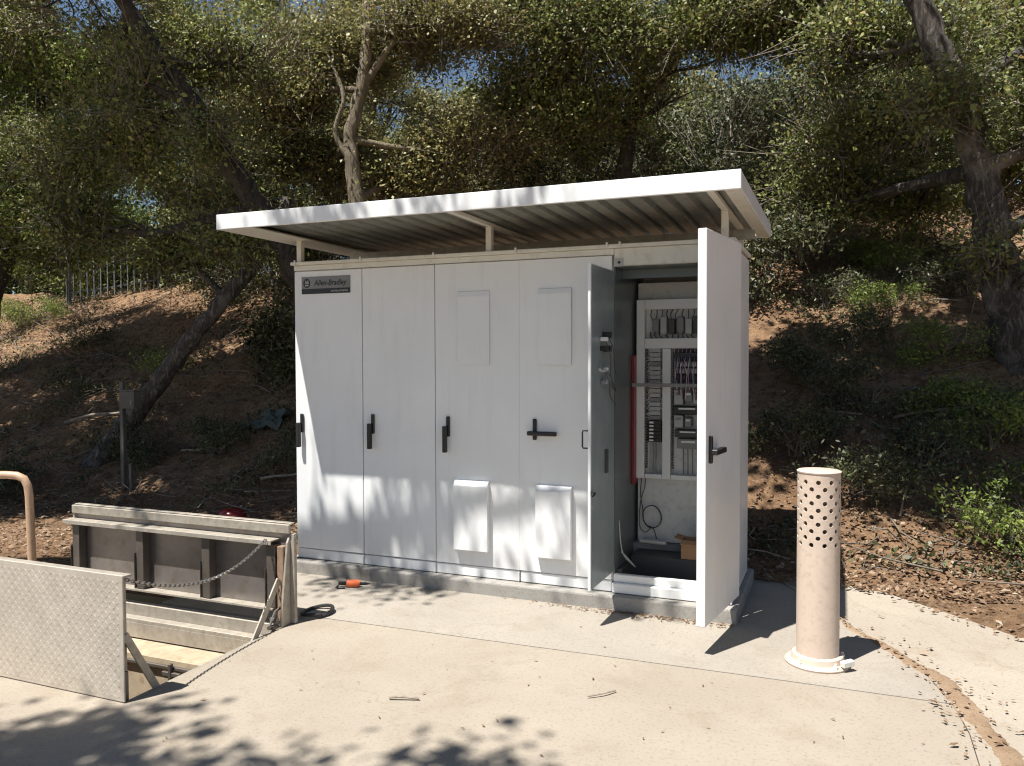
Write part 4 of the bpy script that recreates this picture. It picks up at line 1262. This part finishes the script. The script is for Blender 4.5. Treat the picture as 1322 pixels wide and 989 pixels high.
# trees left of and behind the viewpoint; only their shadows are in the picture
tree('oak_tree', T((-5.6, -3.4, -.05, .25), (-5.3, -3.2, 2.2, .2), (-4.4, -2.9, 4.4, .15), (-3.0, -2.6, 5.8, .10), (-1.4, -2.35, 6.3, .06), (.2, -2.25, 6.45, .035), (1.1, -2.2, 6.45, .02)),
     [((-1.0, -2.25, 6.4), (.5, .32, .26), 340), ((-.05, -2.22, 6.4), (.55, .32, .26), 370), ((.95, -2.22, 6.42), (.45, .30, .24), 270), ((-2.2, -2.5, 6.6), (1.2, .6, .5), 3000)],
     'tall oak left of the view whose branch dapples the canopy fascia', 'leaf_oak', 'bark_grey', seed=8, L=.075, Wd=.042, per=30, spread=.13)
tree('oak_tree', T((-4.2, -8.6, -.05, .28), (-3.8, -8.2, 2.6, .22), (-2.8, -7.4, 5.2, .16), (-1.6, -6.6, 6.6, .11), (-.4, -6.0, 7.2, .07)),
     [((-.05, -5.85, 7.2), (1.3, .75, .35), 11000), ((-2.3, -6.2, 7.0), (1.2, .8, .4), 5000), ((1.15, -4.95, 7.3), (.40, .26, .2), 420), ((.6, -6.7, 7.4), (1.5, .8, .5), 4000)],
     'oak behind the viewpoint shading the front edge of the concrete', 'leaf_oak', 'bark_grey', seed=9, L=.10, Wd=.06, per=30, spread=.16)

# ------------------------------------------------------------------ litter and debris
r = np.random.default_rng(99)
def litter(n, fx, fy, keep):
    x, y = fx(n), fy(n)
    k = keep(x, y)
    x, y = x[k], y[k]
    z = hill(x, y) + r.uniform(.0, .02, len(x))
    return np.stack([x, y, z], 1)
hillp = litter(66000, lambda n: r.uniform(-12, 7.5, n), lambda n: .9 + 9 * r.uniform(0, 1, n) ** 1.5, lambda x, y: (x < -.6) | (x > 3.0))
rightp = litter(2600, lambda n: r.uniform(3.6, 6, n), lambda n: r.uniform(-.2, 2.4, n), lambda x, y: (y > 1.25 - .9 * (x - 3.4)) & (r.uniform(0, 1, len(x)) < .75))
leftp = litter(6000, lambda n: r.uniform(-7, -.4, n), lambda n: r.uniform(-.85, 1.2, n), lambda x, y: y > -.85)
seam = np.stack([r.uniform(3.7, 4.45, 700), r.uniform(-1.9, .5, 700), np.full(700, .014)], 1)[:230]
arcx = np.interp(-seam[:, 1], [-.5, -.22, .02, .22, .46, .75, 1.1, 2], [3.55, 3.68, 3.80, 3.93, 4.06, 4.14, 4.17, 4.17])
seam[:, 0] = arcx + .02 + np.abs(r.normal(0, .15, 230)) * r.choice([-.4, 1], 230)
P = np.concatenate([hillp, rightp, leftp])
V, F = leaf_quads(P, .038, .020, r, .0, .68)
V2, F2 = leaf_quads(seam, .026, .013, r, .0, .8)
V, F = join_np([(V, F), (V2, F2)])
props(np_mesh('leaf_litter', V, F, 'leaf_dry'), 'dry brown fallen leaves scattered over the dirt slope', 'leaves', kind='stuff')
n = 1500
bx_, by_ = r.uniform(-10, 7, n), 1.2 + 7.5 * r.uniform(0, 1, n) ** 1.3
k = (bx_ < -.6) | (bx_ > 3.1)
bx_, by_ = bx_[k], by_[k]
n = len(bx_)
ang, ln = r.uniform(0, 2 * math.pi, n), r.uniform(.12, .7, n) ** 1.2
ex, ey = bx_ + np.cos(ang) * ln, by_ + np.sin(ang) * ln * .6
a = np.stack([bx_, by_, hill(bx_, by_) + r.uniform(0, .05, n)], 1)
b = np.stack([ex, ey, hill(ex, ey) + r.uniform(0, .16, n)], 1)
mdl = (a + b) / 2 + r.normal(0, .05, (n, 3)) * np.array([1, 1, .5])
rad_ = r.uniform(.004, .011, (n, 1))
V, F = join_np([seg_prisms(a, mdl, rad_, rad_ * .8), seg_prisms(mdl, b, rad_ * .8, rad_ * .4)])
props(np_mesh('dead_twigs', V, F, 'twig'), 'tangle of thin dead twigs scattered over the slope', 'twigs', kind='stuff')
gx, gy = r.uniform(-12, 7.5, 120000), 1.3 + 8 * r.uniform(0, 1, 120000) ** 1.2
pat = np.sin(gx * 1.9 + 1.7 * np.sin(gy * 1.1)) * np.sin(gy * 2.3 + 1.3 * np.sin(gx * 1.6)) + .5 * np.sin(gx * 4.7 + gy * 3.1) * np.sin(gy * 5.3 - gx * 2.2)
k = (pat + r.normal(0, .25, len(gx)) > .42) & ((gx < -.6) | (gx > 3.0))
gx, gy = gx[k], gy[k]
gp = np.stack([gx, gy, hill(gx, gy) + np.abs(r.normal(0, .05, len(gx)))], 1)
V, F = leaf_quads(gp, .042, .02, r, .35)
props(np_mesh('ground_cover', V, F, 'leaf_dark'), 'patchy dark green creeping weeds covering parts of the slope', 'ground cover', kind='stuff')
n = 420
x = r.uniform(.9, 3.0, n)
P1 = np.stack([np.clip(2.62 + r.normal(0, .35, n), .6, 3.1), -.085 - np.abs(r.normal(0, .035, n)), np.full(n, .008)], 1)
P2 = np.stack([r.uniform(.75, 4.1, 60), r.uniform(-2.4, -.15, 60), np.full(60, .007)], 1)
V, F = leaf_quads(np.concatenate([P1, P2]), .022, .008, r, .0, .85)
props(np_mesh('leaf_scraps', V, F, 'leaf_dry'), 'small dry leaf scraps on the concrete along the plinth', 'leaves', kind='stuff')
# twigs and fallen sticks
def stick(pts, rad, label, nm='stick'):
    o = MB().tube([tuple(p) for p in catmull(pts, 4)], rad, 6).build(nm, 'dead_wood', origin=tuple(pts[0]), smooth=True)
    props(o, label, 'stick', 'fallen sticks')
stick([(1.79, -1.70, .012), (1.85, -1.68, .016), (1.92, -1.655, .010)], .006, 'small dry twig on the open sunlit concrete in front of the cabinet')
stick([(2.62, -1.35, .010), (2.68, -1.30, .014), (2.72, -1.24, .010)], .004, 'thin twig on concrete in front of the open cabinet bay')
def hs(x, y, dx, dy, n=4): return [(x + dx * i / (n - 1), y + dy * i / (n - 1), gz(x + dx * i / (n - 1), y + dy * i / (n - 1)) + .03 + .02 * (i % 2)) for i in range(n)]
stick(hs(-3.35, 2.3, .55, .05), .014, 'pale fallen stick on the slope right of the boxed post')
stick(hs(-5.6, 2.6, .9, .5), .02, 'long fallen branch on the left slope')
stick(hs(-1.9, 1.9, .5, .12), .013, 'short stick on the dirt beside the cabinet left side')
stick(hs(4.1, 3.2, .7, .25), .015, 'fallen stick across the middle of the right slope')
